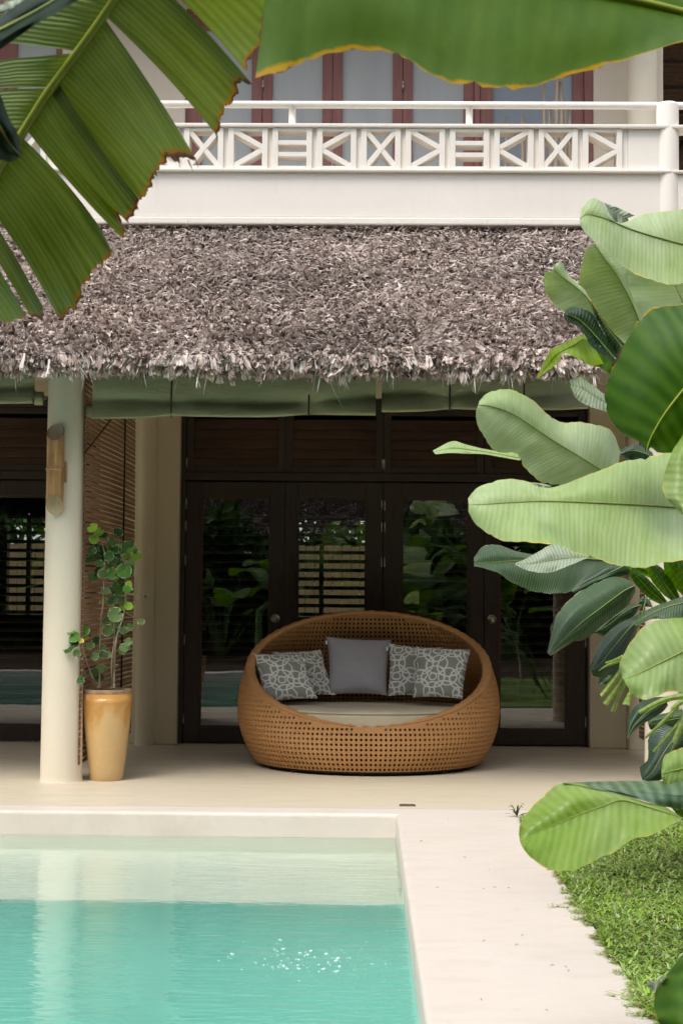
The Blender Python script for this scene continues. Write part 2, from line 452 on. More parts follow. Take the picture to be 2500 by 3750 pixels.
def water_mat():
    mt, nt, out = new_mat('pool_water')
    h1 = noise(nt, 3.2, 4, 0.55, stretch=(0.55, 1.9, 1))
    h2 = noise(nt, 13.0, 3, 0.5, stretch=(0.45, 2.0, 1))
    h = mathn(nt, 'ADD', mathn(nt, 'MULTIPLY', h1, 0.65), mathn(nt, 'MULTIPLY', h2, 0.42))
    nb = bump(nt, h, 0.23, 0.05)
    fr = N(nt, 'ShaderNodeFresnel', i_IOR=1.33)
    nt.links.new(nb, fr.inputs['Normal'])
    rf = N(nt, 'ShaderNodeBsdfRefraction', i_IOR=1.33, i_Roughness=0.0)
    rf.inputs['Color'].default_value = (1, 1, 1, 1)
    nt.links.new(nb, rf.inputs['Normal'])
    gl = N(nt, 'ShaderNodeBsdfGlossy', i_Roughness=0.0)
    gl.inputs['Color'].default_value = (1, 1, 1, 1)
    nt.links.new(nb, gl.inputs['Normal'])
    mx = N(nt, 'ShaderNodeMixShader')
    nt.links.new(fr.outputs[0], mx.inputs[0])
    nt.links.new(rf.outputs[0], mx.inputs[1])
    nt.links.new(gl.outputs[0], mx.inputs[2])
    nt.links.new(mx.outputs[0], out.inputs[0])
    va = N(nt, 'ShaderNodeVolumeAbsorption', i_Density=0.10)
    va.inputs['Color'].default_value = (0.10, 0.86, 0.74, 1)
    nt.links.new(va.outputs[0], out.inputs['Volume'])
    return mt
M['water'] = water_mat()

# ------------------------------------------------------------------ mesh helpers
def link(name, me, mats, parent=None):
    o = bpy.data.objects.new(name, me)
    COL.objects.link(o)
    for mt in (mats if isinstance(mats, (list, tuple)) else [mats]):
        me.materials.append(M[mt] if isinstance(mt, str) else mt)
    if parent is not None:
        o.parent = parent
        o.matrix_parent_inverse = Matrix.Translation(parent.location).inverted()
    return o

def tag(o, label, cat, group=None, kind=None):
    if label: o['label'] = label
    if cat: o['category'] = cat
    if group: o['group'] = group
    if kind: o['kind'] = kind
    return o

def empty(name, loc, label, cat, group=None):
    o = bpy.data.objects.new(name, None)
    COL.objects.link(o)
    o.location = loc
    o.empty_display_size = 0.2
    return tag(o, label, cat, group)

class MB:
    def __init__(self):
        self.v, self.f, self.uv, self.smooth = [], [], {}, []
    def add(self, verts, faces, smooth=False, uvs=None):
        o = len(self.v)
        self.v += [tuple(p) for p in verts]
        self.f += [tuple(i + o for i in q) for q in faces]
        self.smooth += [smooth] * len(faces)
        if uvs:
            for i, q in enumerate(uvs):
                self.uv[o + i] = q
        return self
    def box(self, x0, x1, y0, y1, z0, z1):
        v = [(x, y, z) for x in (x0, x1) for y in (y0, y1) for z in (z0, z1)]
        return self.add(v, [(0, 1, 3, 2), (4, 6, 7, 5), (0, 4, 5, 1), (2, 3, 7, 6), (0, 2, 6, 4), (1, 5, 7, 3)])
    def obox(self, c, ex, ey, ez):
        """box centred on c with half-axis vectors"""
        c, ex, ey, ez = Vector(c), Vector(ex), Vector(ey), Vector(ez)
        v = [c + ex * a + ey * b + ez * d for a in (-1, 1) for b in (-1, 1) for d in (-1, 1)]
        return self.add(v, [(0, 1, 3, 2), (4, 6, 7, 5), (0, 4, 5, 1), (2, 3, 7, 6), (0, 2, 6, 4), (1, 5, 7, 3)])
    def tube(self, pts, rad, n=8, caps=True):
        pts = [Vector(p) for p in pts]
        rad = rad if isinstance(rad, (list, tuple)) else [rad] * len(pts)
        rings, up = [], None
        for i, p in enumerate(pts):
            t = (pts[min(i + 1, len(pts) - 1)] - pts[max(i - 1, 0)])
            t = t.normalized() if t.length > 1e-9 else Vector((0, 0, 1))
            if up is None:
                up = Vector((0, 1, 0)) if abs(t.y) < 0.9 else Vector((1, 0, 0))
            a = t.cross(up)
            a = a.normalized() if a.length > 1e-6 else Vector((1, 0, 0))
            b = a.cross(t).normalized()
            up = b
            rings.append([p + (a * math.cos(2 * PI * k / n) + b * math.sin(2 * PI * k / n)) * rad[i] for k in range(n)])
        v = [q for r in rings for q in r]
        f = [(i * n + k, i * n + (k + 1) % n, (i + 1) * n + (k + 1) % n, (i + 1) * n + k) for i in range(len(pts) - 1) for k in range(n)]
        self.add(v, f, True)
        if caps:
            o = len(self.v) - len(v)
            self.f.append(tuple(o + k for k in range(n))); self.smooth.append(False)
            self.f.append(tuple(o + (len(pts) - 1) * n + k for k in range(n))[::-1]); self.smooth.append(False)
        return self
    def lathe(self, prof, c=(0, 0, 0), n=40, close=False):
        v, f = [], []
        for r, z in prof:
            for k in range(n):
                a = 2 * PI * k / n
                v.append((c[0] + r * math.cos(a), c[1] + r * math.sin(a), c[2] + z))
        for i in range(len(prof) - 1):
            for k in range(n):
                f.append((i * n + k, i * n + (k + 1) % n, (i + 1) * n + (k + 1) % n, (i + 1) * n + k))
        self.add(v, f, True)
        if close:
            o = len(self.v) - len(v)
            self.f.append(tuple(o + k for k in range(n))[::-1]); self.smooth.append(False)
            self.f.append(tuple(o + (len(prof) - 1) * n + k for k in range(n))); self.smooth.append(False)
        return self
    def grid(self, rows, smooth=True, uvs=None):
        nr, nc = len(rows), len(rows[0])
        v = [p for r in rows for p in r]
        f = [(i * nc + j, i * nc + j + 1, (i + 1) * nc + j + 1, (i + 1) * nc + j) for i in range(nr - 1) for j in range(nc - 1)]
        return self.add(v, f, smooth, [q for r in uvs for q in r] if uvs else None)
    def build(self, name, mats, parent=None, bevel=0.0, tones=None):
        me = bpy.data.meshes.new(name)
        me.from_pydata(self.v, [], self.f)
        me.polygons.foreach_set('use_smooth', self.smooth)
        if self.uv:
            uvl = me.uv_layers.new(name='UVMap')
            lv = np.empty(len(me.loops), dtype=np.int32)
            me.loops.foreach_get('vertex_index', lv)
            arr = np.array([self.uv.get(i, (0, 0)) for i in range(len(self.v))], dtype=np.float32)
            uvl.data.foreach_set('uv', arr[lv].ravel())
        if tones is not None:
            ca = me.color_attributes.new('tone', 'FLOAT_COLOR', 'POINT')
            ca.data.foreach_set('color', np.asarray(tones, dtype=np.float32).ravel())
        me.update()
        if bevel > 0:
            bm = bmesh.new(); bm.from_mesh(me)
            bmesh.ops.recalc_face_normals(bm, faces=bm.faces)
            es = [e for e in bm.edges if len(e.link_faces) == 2 and e.calc_face_angle(0) > 0.6]
            bmesh.ops.bevel(bm, geom=es, offset=bevel, segments=2, affect='EDGES', profile=0.6)
            bm.to_mesh(me); bm.free()
        return link(name, me, mats, parent)

def np_mesh(name, verts, quads, mats, parent=None, tones=None, smooth=False):
    me = bpy.data.meshes.new(name)
    nv, nq = len(verts), len(quads)
    me.vertices.add(nv)
    me.vertices.foreach_set('co', np.ascontiguousarray(verts, dtype=np.float32).ravel())
    me.loops.add(nq * 4)
    me.loops.foreach_set('vertex_index', np.ascontiguousarray(quads, dtype=np.int32).ravel())
    me.polygons.add(nq)
    me.polygons.foreach_set('loop_start', np.arange(0, nq * 4, 4, dtype=np.int32))
    me.polygons.foreach_set('use_smooth', np.full(nq, smooth))
    me.update(calc_edges=True)
    if tones is not None:
        ca = me.color_attributes.new('tone', 'FLOAT_COLOR', 'POINT')
        ca.data.foreach_set('color', np.ascontiguousarray(tones, dtype=np.float32).ravel())
    return link(name, me, mats, parent)

def strips(root, dirv, side, nrm, length, width, lift, curl, cross, tone, nl=3, taper=0.5):
    """many small bent strips as one vertex/quad set: nl cross-rows of 3 verts each"""
    n = len(root)
    vs = []
    for i in range(nl):
        t = i / (nl - 1)
        c = root + dirv * (length * t)[:, None] + nrm * (lift * t + curl * t * t)[:, None]
        w = width * (1 - (1 - taper) * t ** 2) * 0.5
        vs.append(c - side * w[:, None] + nrm * (cross * w)[:, None])
        vs.append(c)
        vs.append(c + side * w[:, None] + nrm * (cross * w)[:, None])
    V = np.stack(vs, 1).reshape(-1, 3)
    q = []
    for i in range(nl - 1):
        for j in range(2):
            q.append((i * 3 + j, i * 3 + j + 1, (i + 1) * 3 + j + 1, (i + 1) * 3 + j))
    q = np.array(q)
    Q = (np.arange(n)[:, None, None] * (nl * 3) + q[None]).reshape(-1, 4)
    T = np.repeat(np.concatenate([tone, np.ones((n, 1))], 1), nl * 3, axis=0)
    return V, Q, T

def catmull(pts, per):
    pts = [np.array(p, float) for p in pts]
    out = []
    n = len(pts)
    for i in range(n - 1):
        p0 = pts[i - 1] if i > 0 else 2 * pts[0] - pts[1]
        p3 = pts[i + 2] if i + 2 < n else 2 * pts[-1] - pts[-2]
        p1, p2 = pts[i], pts[i + 1]
        for k in range(per):
            t = k / per
            out.append(0.5 * ((2 * p1) + (-p0 + p2) * t + (2 * p0 - 5 * p1 + 4 * p2 - p3) * t * t + (-p0 + 3 * p1 - 3 * p2 + p3) * t ** 3))
    out.append(pts[-1])
    return out

# ------------------------------------------------------------------ plan
YD = 12.3            # face of the lower doors
YPAR = 10.8          # parapet face
YEAVE = 9.2
YCOL = 9.98
c0 = PZ(1449, 2982, 0)
XP, YP = c0.x, c0.y  # pool corner
XL = 0.87            # lawn edge
ZW = -0.132          # water
YN = 2.4             # near end of pool
XPL = -6.0

# ground, deck, pool ------------------------------------------------
g = MB()
for (x0, x1, y0, y1) in ((-60, 60, YP + 0.06, 90), (-60, 60, -60, YN - 0.06), (-60, XPL - 0.06, YN - 0.06, YP + 0.06), (XP + 0.06, 60, YN - 0.06, YP + 0.06)):
    g.add([(x0, y0, -0.06), (x1, y0, -0.06), (x1, y1, -0.06), (x0, y1, -0.06)], [(0, 1, 2, 3)])
tag(g.build('ground', 'soil'), None, None, kind='structure')

ch = 0.018
d = MB()
def sheet(x0, x1, y0, y1, z=0.0):
    d.add([(x0, y0, z), (x1, y0, z), (x1, y1, z), (x0, y1, z)], [(0, 1, 2, 3)])
YJ = 8.80
sheet(-9, XP + ch, YP + ch, YJ); sheet(XP + ch, 9, YP - 0.05, YJ)
sheet(XP + ch, XL, YN - ch, YP - 0.05)
sheet(-9, XL, YN - 0.3, YN - ch)
sheet(-9, XPL - ch, YN - ch, YP + ch)
# rounded lip along the pool
lip = [(ch, 0.0), (ch * 0.45, -0.003), (0.003, -0.011), (0.0, -0.022), (0.0, -0.30)]
d.grid([[(XPL - 0.02, YP + a, b), (XP + a, YP + a, b)] for a, b in lip])
d.grid([[(XP + a, YP + a, b), (XP + a, YN - a, b)] for a, b in lip])
d.grid([[(XPL - 0.02, YN - a, b), (XP + a, YN - a, b)] for a, b in lip])
d.grid([[(XL, YN - 0.3, 0), (XL, YP - 0.05, 0)], [(XL, YN - 0.3, -0.1), (XL, YP - 0.05, -0.1)]])
d.grid([[(XL, YP - 0.05, 0), (9, YP - 0.05, 0)], [(XL, YP - 0.05, -0.1), (9, YP - 0.05, -0.1)]])
tag(d.build('deck', 'deck'), None, None, kind='structure')

pf = MB()
pf.add([(-9, YJ + 0.003, 0), (9, YJ + 0.003, 0), (9, 12.62, 0), (-9, 12.62, 0)], [(0, 1, 2, 3)])
pf.grid([[(-9, YJ, -0.004), (9, YJ, -0.004)], [(-9, YJ + 0.003, -0.004), (9, YJ + 0.003, -0.004)]], False)
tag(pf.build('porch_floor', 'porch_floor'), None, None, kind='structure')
# basin below the lip
b = MB()
zb = -1.55
b.grid([[(XPL, YP + 0.004, -0.2), (XP + 0.004, YP + 0.004, -0.2)], [(XPL, YP + 0.004, zb), (XP + 0.004, YP + 0.004, zb)]], False)
b.grid([[(XP + 0.004, YP, -0.2), (XP + 0.004, YN, -0.2)], [(XP + 0.004, YP, zb), (XP + 0.004, YN, zb)]], False)
b.grid([[(XPL, YN - 0.004, -0.2), (XP, YN - 0.004, -0.2)], [(XPL, YN - 0.004, zb), (XP, YN - 0.004, zb)]], False)
b.grid([[(XPL - 0.004, YP, 0.0), (XPL - 0.004, YN, 0.0)], [(XPL - 0.004, YP, zb), (XPL - 0.004, YN, zb)]], False)
b.grid([[(XPL, YP, zb), (XP, YP, zb)], [(XPL, YN, zb), (XP, YN, zb)]], False)
tag(b.build('pool_basin', 'pool_plaster'), None, None, kind='structure')
ZL = ZW - 0.45
YLE = 7.30
b = MB()
b.grid([[(XPL, YP - 0.002, ZW - 0.002), (XP - 0.002, YP - 0.002, ZW - 0.002)], [(XPL, YP - 0.002, ZL), (XP - 0.002, YP - 0.002, ZL)], [(XPL, YLE, ZL), (XP - 0.002, YLE, ZL)]], False)
xs = XY(835, YP)
b.grid([[(XP - 0.002, YP, ZW - 0.002), (XP - 0.002, YLE, ZW - 0.002)], [(XP - 0.002, YP, ZL), (XP - 0.002, YLE, ZL)]], False)
tag(b.build('pool_ledge', 'ledge_plaster'), None, None, kind='structure')
b = MB()
cove = [(0.001, ZL - 0.004), (-0.01, ZL - 0.03), (-0.05, ZL - 0.17), (-0.15, ZL - 0.38), (-0.33, ZL - 0.60), (-0.60, ZL - 0.78), (-0.95, ZL - 0.90), (-1.5, zb + 0.012), (-2.0, zb + 0.006)]
b.grid([[(XPL, YLE + y, z), (XP, YLE + y, z)] for y, z in cove])
tag(b.build('pool_step_riser', 'pool_plaster'), None, None, kind='structure')
w = MB()
w.box(XPL + 0.002, XP - 0.001, YN + 0.002, YP - 0.001, zb + 0.004, ZW)
tag(w.build('pool_water', 'water'), None, None, kind='structure')

# foam
f = MB()
def blob(c, r, fl=0.35, n=7):
    rings = [[(c[0] + r * math.cos(e) * math.cos(2 * PI * k / n), c[1] + r * math.cos(e) * math.sin(2 * PI * k / n), c[2] + r * fl * math.sin(e)) for k in range(n + 1)] for e in (-0.6, 0.0, 0.6, 1.2, 1.56)]
    f.grid(rings)
for k in range(230):
    if k < 120:
        px, py = random.gauss(1120, 120), random.gauss(3520, 28)
        r = random.choice((0.003, 0.004, 0.005, 0.007, 0.009, 0.012))
    elif k < 190:
        px, py = random.gauss(1300, 130), random.gauss(3530, 70)
        r = random.uniform(0.002, 0.005)
    else:
        px, py = random.uniform(500, 1480), random.uniform(3400, 3740)
        r = random.uniform(0.002, 0.0035)
    q = PZ(px, py, ZW + 0.001)
    r *= 0.42
    if q.x < XP - 0.02:
        blob(q, r)
        if r > 0.0042:
            for j in range(4):
                blob((q.x + random.gauss(0, r), q.y + random.gauss(0, r * 1.5), q.z), r * random.uniform(0.3, 0.7))
tag(f.build('foam', 'foam'), 'white flecks of foam and bubbles floating on the turquoise water', 'foam', kind='stuff')

# ------------------------------------------------------------------ the villa
X0 = XY(660, YD); X1 = XY(2150, YD)
villa = empty('villa', (0, YD, 0), 'two storey cream villa with thatched porch roof, dark glazed doors and breeze block balcony', 'house')
YWL = 12.17
ZC = 3.36
w = MB()
xa = XY(500, 12.0)
w.box(xa, X0, YWL, 12.45, 0, ZC)
w.box(X1, XY(2293, YWL), YWL, 12.45, 0, ZC)
w.box(XY(2293, YWL), 7.0, YWL - 0.10, 12.45, 0, ZC)
w.box(X0, X1, YWL + 0.01, 12.45, 2.78, ZC)
w.box(-2.12, xa, YWL + 0.02, 12.45, 0, ZC)
w.box(-7.5, -4.6, YWL, 12.45, 0, ZC)
w.box(-4.6, -2.12, YWL + 0.01, 12.45, 2.78, ZC)
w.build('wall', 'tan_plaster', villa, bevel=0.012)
pl = MB()
pl.tube([(xa + 0.055, YWL - 0.02, 0.0), (xa + 0.055, YWL - 0.02, ZC - 0.01)], 0.075, 28)
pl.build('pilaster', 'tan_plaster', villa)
# columns of the porch
def column(x, y, name='column'):
    c = MB()
    c.lathe([(0.140, 0.0), (0.137, 0.012), (0.1345, 0.03), (0.133, 0.3), (0.129, 1.3), (0.1235, 2.72)], (x, y, 0), 48)
    return c.build(name, 'column', villa)
cb = PZ(209.5, 2868, 0)
XC = cb.x
YCOL = cb.y + 0.135
column(XC, YCOL)
column(XC - 3.6, YCOL)
column(1.95, YCOL)
bm_ = MB()
bm_.box(-6.4, 2.2, YCOL - 0.06, YCOL + 0.06, 2.72, 2.86)
bm_.build('porch_beam', 'beam', villa)
pc_ = MB()
pc_.box(-7.4, 2.2, YCOL + 0.02, YWL - 0.01, 2.90, 2.925)
pc_.build('bounce_board', 'plaster', villa)  # unseen ceiling board, added to bounce deck light into the porch

# doors
ZT = ZY(1768, YD)      # top of leaves
leaf_px = [(678, 1040, 735, 988), (1041, 1399, 1087, 1340), (1401, 1769, 1469, 1714), (1771, 2141, 1826, 2071)]
fr = MB()
fr.box(X0, XY(677, YD), YD - 0.05, YD + 0.06, 0, 2.78)
fr.box(XY(2143, YD), X1, YD - 0.05, YD + 0.06, 0, 2.78)
fr.box(XY(677, YD), XY(2143, YD), YD - 0.045, YD + 0.06, ZT + 0.012, ZT + 0.075)
fr.box(XY(677, YD), XY(2143, YD), YD - 0.045, YD + 0.06, 2.70, 2.78)
fr.build('door_frame', 'dark_wood', villa, bevel=0.004)

def door_leaf(xa, xb, pa, pb, ztop, knob_px=None, hinge_x=None, zlo=0.012, slats=True):
    zp0, zp1 = ZY(2667, YD), ZY(1824, YD)
    L = MB()
    L.box(xa, pa, YD - 0.025, YD + 0.02, zlo, ztop)
    L.box(pb, xb, YD - 0.025, YD + 0.02, zlo, ztop)
    L.box(pa, pb, YD - 0.0225, YD + 0.02, zlo, zp0)
    L.box(pa, pb, YD - 0.0225, YD + 0.02, zp1, ztop)
    D = L.build('door', 'dark_wood', villa, bevel=0.004)
    bd = MB()
    e = 0.014
    for (q0, q1, r0, r1) in ((pa, pa + e, zp0, zp1), (pb - e, pb, zp0, zp1)):
        bd.box(q0, q1, YD - 0.012, YD + 0.004, r0 + e, r1 - e)
    for (r0, r1) in ((zp0, zp0 + e), (zp1 - e, zp1)):
        bd.box(pa, pb, YD - 0.0115, YD + 0.004, r0, r1)
    bd.build('glazing_bead', 'slat_wood', D)
    gp = MB()
    gp.grid([[(pa + 0.002, YD - 0.002, zp0 + 0.002), (pb - 0.002, YD - 0.002, zp0 + 0.002)], [(pa + 0.002, YD - 0.002, zp1 - 0.002), (pb - 0.002, YD - 0.002, zp1 - 0.002)]], False)
    gp.build('pane', 'glass', D)
    if slats:
        s = MB()
        z = zp0 + 0.05
        while z < zp1 - 0.14:
            s.obox(((pa + pb) / 2, YD + 0.045, z), ((pb - pa) / 2 + 0.02, 0, 0), (0, 0.022, 0.011), (0, -0.0018, 0.0038))
            z += 0.0715
        s.build('louver', 'louver', D)
    if knob_px:
        kc = P(knob_px[0], knob_px[1], YD - 0.03)
        k = MB()
        prof = [(0.0365, 0.0), (0.0365, -0.008), (0.030, -0.012), (0.013, -0.014), (0.011, -0.034), (0.020, -0.040), (0.0265, -0.052), (0.024, -0.064), (0.012, -0.070), (0.0, -0.070)]
        n = 28
        rings = [[(kc.x + r * math.cos(2 * PI * i / n), YD - 0.0255 + y, kc.z + r * math.sin(2 * PI * i / n)) for i in range(n + 1)] for r, y in prof]
        k.grid(rings)
        k.build('knob', 'metal', D)
    if hinge_x is not None:
        for py in (1850, 1930, 2056, 2345, 2635):
            zc = ZY(py, YD, 1250)
            h = MB()
            h.tube([(hinge_x, YD - 0.030, zc - 0.042), (hinge_x, YD - 0.030, zc + 0.042)], 0.006, 8)
            h.build('hinge', 'metal', D)
    return D
for i, (a, b2, pa, pb) in enumerate(leaf_px):
    door_leaf(XY(a, YD), XY(b2, YD), XY(pa, YD), XY(pb, YD), ZT, {0: (1008, 2265), 3: (1799, 2268)}.get(i), {0: XY(679, YD), 1: XY(1395, YD), 2: XY(1406, YD), 3: XY(2141, YD)}[i])
# louvred transoms
for (a, b2) in ((678, 1040), (1041, 1399), (1401, 1769), (1771, 2141)):
    xa_, xb_ = XY(a, YD), XY(b2, YD)
    z0, z1 = ZT + 0.078, 2.698
    t = MB()
    wst = 0.06
    t.box(xa_, xa_ + wst, YD - 0.03, YD + 0.02, z0, z1); t.box(xb_ - wst, xb_, YD - 0.03, YD + 0.02, z0, z1)
    t.box(xa_ + wst, xb_ - wst, YD - 0.0275, YD + 0.02, z0, z0 + 0.05); t.box(xa_ + wst, xb_ - wst, YD - 0.0275, YD + 0.02, z1 - 0.05, z1)
    T = t.build('transom', 'dark_wood', villa, bevel=0.004)
    s = MB()
    z = z0 + 0.075
    while z < z1 - 0.05:
        s.obox(((xa_ + xb_) / 2, YD + 0.004, z), ((xb_ - xa_) / 2 - wst + 0.01, 0, 0), (0, 0.010, 0.041), (0, -0.005, 0.0012))
        z += 0.079
    s.build('slat', 'slat_wood', T)
    h = MB()
    zc = ZY(1700, YD)
    hx = xa_ + 0.004 if a in (678, 1401) else xb_ - 0.004
    h.tube([(hx, YD - 0.035, zc - 0.04), (hx, YD - 0.035, zc + 0.04)], 0.006, 8)
    h.build('hinge', 'metal', T)
# the bay to the left of the column
xl = [-4.6, -3.78, -2.95, -2.12]
fr = MB()
fr.box(-4.6, -4.55, YD - 0.05, YD + 0.06, 0, 2.78); fr.box(-2.17, -2.12, YD - 0.05, YD + 0.06, 0, 2.78)
fr.box(-4.55, -2.17, YD - 0.045, YD + 0.06, ZT + 0.012, ZT + 0.075)
fr.box(-4.55, -2.17, YD - 0.045, YD + 0.06, 2.70, 2.78)
fr.build('door_frame', 'dark_wood', villa, bevel=0.004)
for i in range(2):
    xa_, xb_ = (-4.55, -3.36) if i == 0 else (-3.358, -2.17)
    door_leaf(xa_, xb_, xa_ + 0.08, xb_ - 0.08, ZT)
    t = MB()
    z0, z1 = ZT + 0.078, 2.698
    t.box(xa_, xa_ + 0.06, YD - 0.03, YD + 0.02, z0, z1); t.box(xb_ - 0.06, xb_, YD - 0.03, YD + 0.02, z0, z1)
    t.box(xa_ + 0.06, xb_ - 0.06, YD - 0.0275, YD + 0.02, z0, z0 + 0.05); t.box(xa_ + 0.06, xb_ - 0.06, YD - 0.0275, YD + 0.02, z1 - 0.05, z1)
    T = t.build('transom', 'dark_wood', villa, bevel=0.004)
    s = MB()
    z = z0 + 0.075
    while z < z1 - 0.05:
        s.obox(((xa_ + xb_) / 2, YD + 0.004, z), ((xb_ - xa_) / 2 - 0.05, 0, 0), (0, 0.010, 0.041), (0, -0.005, 0.0012))
        z += 0.079
    s.build('slat', 'slat_wood', T)

# rooms behind the glass, with windows in their back wall
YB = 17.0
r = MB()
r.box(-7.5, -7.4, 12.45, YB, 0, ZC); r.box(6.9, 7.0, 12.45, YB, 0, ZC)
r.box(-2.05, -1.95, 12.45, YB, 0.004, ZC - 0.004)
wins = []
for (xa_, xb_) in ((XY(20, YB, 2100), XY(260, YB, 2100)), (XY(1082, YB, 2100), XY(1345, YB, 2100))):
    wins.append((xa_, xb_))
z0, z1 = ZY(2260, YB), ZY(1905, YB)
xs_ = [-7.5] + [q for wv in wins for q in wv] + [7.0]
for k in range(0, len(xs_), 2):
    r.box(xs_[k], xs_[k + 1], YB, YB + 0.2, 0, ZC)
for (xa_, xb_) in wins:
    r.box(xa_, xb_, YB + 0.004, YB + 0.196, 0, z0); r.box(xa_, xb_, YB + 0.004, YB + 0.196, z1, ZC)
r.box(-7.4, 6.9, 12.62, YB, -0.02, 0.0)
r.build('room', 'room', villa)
for (xa_, xb_) in wins:
    wf = MB()
    for q in (0.0, 0.36, 1.0):
        xx = xa_ + (xb_ - xa_) * q
        wf.box(xx - 0.025, xx + 0.025, YB - 0.03, YB + 0.03, z0, z1)
    wf.build('shutter', 'louver', villa)

# upper storey
ZF = 3.70
fl = MB()
fl.box(-7.5, 7.0, 10.86, 12.45, ZC, ZF)
fl.box(-7.5, 7.0, 12.45, YB + 0.2, ZC + 0.004, ZF - 0.004)
fl.build('floor_slab', 'plaster', villa)
YU = 12.3
ux0, ux1 = XY(682, YU, 400), XY(2167, YU, 400)
lx1 = XY(235, YU, 250)
w = MB()
ZUT = 5.98
w.box(lx1, ux0, YU - 0.08, YU + 0.2, ZF, 6.3)
w.box(ux1, XY(2420, YU, 400), YU - 0.08, YU + 0.2, ZF, 6.3)
w.box(ux0, ux1, YU - 0.075, YU + 0.2, ZUT, 6.3)
w.box(-7.5, lx1, YU - 0.075, YU + 0.2, ZUT, 6.3)
w.build('upper_wall', 'plaster', villa, bevel=0.012)
c = MB()
cx = XY(2352, 11.95, 400)
c.lathe([(0.118, 0), (0.114, 2.6)], (cx, 11.98, ZF), 40)
c.build('balcony_column', 'column', villa)
# upper doors: red stiles, grey panes
edges = [682, 740, 922, 961, 998, 1180, 1217, 1254, 1437, 1473, 1510, 1696, 1743, 1803, 2092, 2135, 2167]
def up(px): return XY(px, YU, 400)
def upper_leaf(x0, x1, p0, p1, pane='upper_pane', hinge=None):
    L = MB()
    z0, z1 = ZF + 0.02, ZUT - 0.05
    L.box(x0, p0, YU - 0.03, YU + 0.02, z0, z1); L.box(p1, x1, YU - 0.03, YU + 0.02, z0, z1)
    L.box(p0, p1, YU - 0.0275, YU + 0.02, z0, z0 + 0.14); L.box(p0, p1, YU - 0.0275, YU + 0.02, z1 - 0.12, z1)
    D = L.build('balcony_door', 'red_wood', villa, bevel=0.005)
    g_ = MB()
    g_.box(p0 - 0.003, p1 + 0.003, YU - 0.004, YU + 0.004, z0 + 0.137, z1 - 0.117)
    g_.build('pane', pane, D)
    if hinge is not None:
        zc = ZY(320, YU)
        h = MB()
        h.tube([(hinge, YU - 0.034, zc - 0.042), (hinge, YU - 0.034, zc + 0.042)], 0.008, 8)
        h.build('hinge', 'metal', D)
    return D
upper_leaf(up(684), up(960), up(742), up(922))
upper_leaf(up(962), up(1216.5), up(998), up(1180), hinge=up(963))
upper_leaf(up(1218), up(1472), up(1254), up(1437))
upper_leaf(up(1474), up(1733), up(1510), up(1696), hinge=up(1474))
upper_leaf(up(1755), up(2134), up(1803), up(2092), 'painted_sky_pane')
fm = MB()
fm.box(up(1734), up(1754), YU - 0.05, YU + 0.02, ZF, ZUT - 0.05)
fm.box(up(2135), ux1, YU - 0.05, YU + 0.02, ZF, ZUT - 0.05)
fm.box(ux0, ux1, YU - 0.052, YU + 0.02, ZUT - 0.048, ZUT)
fm.build('balcony_door_frame', 'red_wood', villa, bevel=0.005)
upper_leaf(lx1 - 1.2, lx1 - 0.55, up(-280), up(-120))
upper_leaf(XY(-60, YU, 250), lx1 - 0.002, XY(66, YU, 250), lx1 - 0.06, hinge=XY(28, YU, 230))
upper_leaf(lx1 - 1.72, lx1 - 1.21, lx1 - 1.66, lx1 - 1.27)

# parapet
def zp(py): return ZY(py, YPAR, 1250)
zA, zB, zC_, zD = zp(797), zp(632), zp(624), zp(478)
xr = XY(2452, YPAR, 500)
xleft = -6.0
pp = MB()
pp.box(xleft, xr, YPAR, YPAR + 0.14, zA + 0.002, zB)                       # plain band
pp.box(xleft, xr, YPAR - 0.035, YPAR + 0.17, zB, zB + 0.022)               # ledge below the blocks
pp.box(xleft, xr, YPAR - 0.03, YPAR + 0.17, zD + 0.018, zD + 0.045)        # coping above
pp.box(XY(600 + 1402 * 1.2117, YPAR, 550), xr, YPAR + 0.004, YPAR + 0.13, zB + 0.022, zD + 0.018)
pp.box(xr, 7.0, YPAR + 0.002, YPAR + 0.14, zA + 0.004, zB - 0.004)
pp.box(xr, 7.0, YPAR - 0.03, YPAR + 0.165, zD + 0.016, zD + 0.043)
pp.box(xr, 7.0, YPAR - 0.03, YPAR + 0.165, zB, zB + 0.02)
pp.box(xr + 0.3, 7.0, YPAR + 0.006, YPAR + 0.128, zB + 0.02, zD + 0.016)
PAR = pp.build('parapet', 'parapet', villa, bevel=0.008)
lipb = MB()
lipb.box(xleft, 7.0, YPAR - 0.014, YPAR + 0.06, zA - 0.052, zA)
lipb.build('parapet_kerb', 'parapet', villa, bevel=0.01)
kinds = {0: 'x', 1: '>', 2: '=', 3: '<'}
pitch = 133.65
bz0, bz1 = zB + 0.024, zD + 0.016
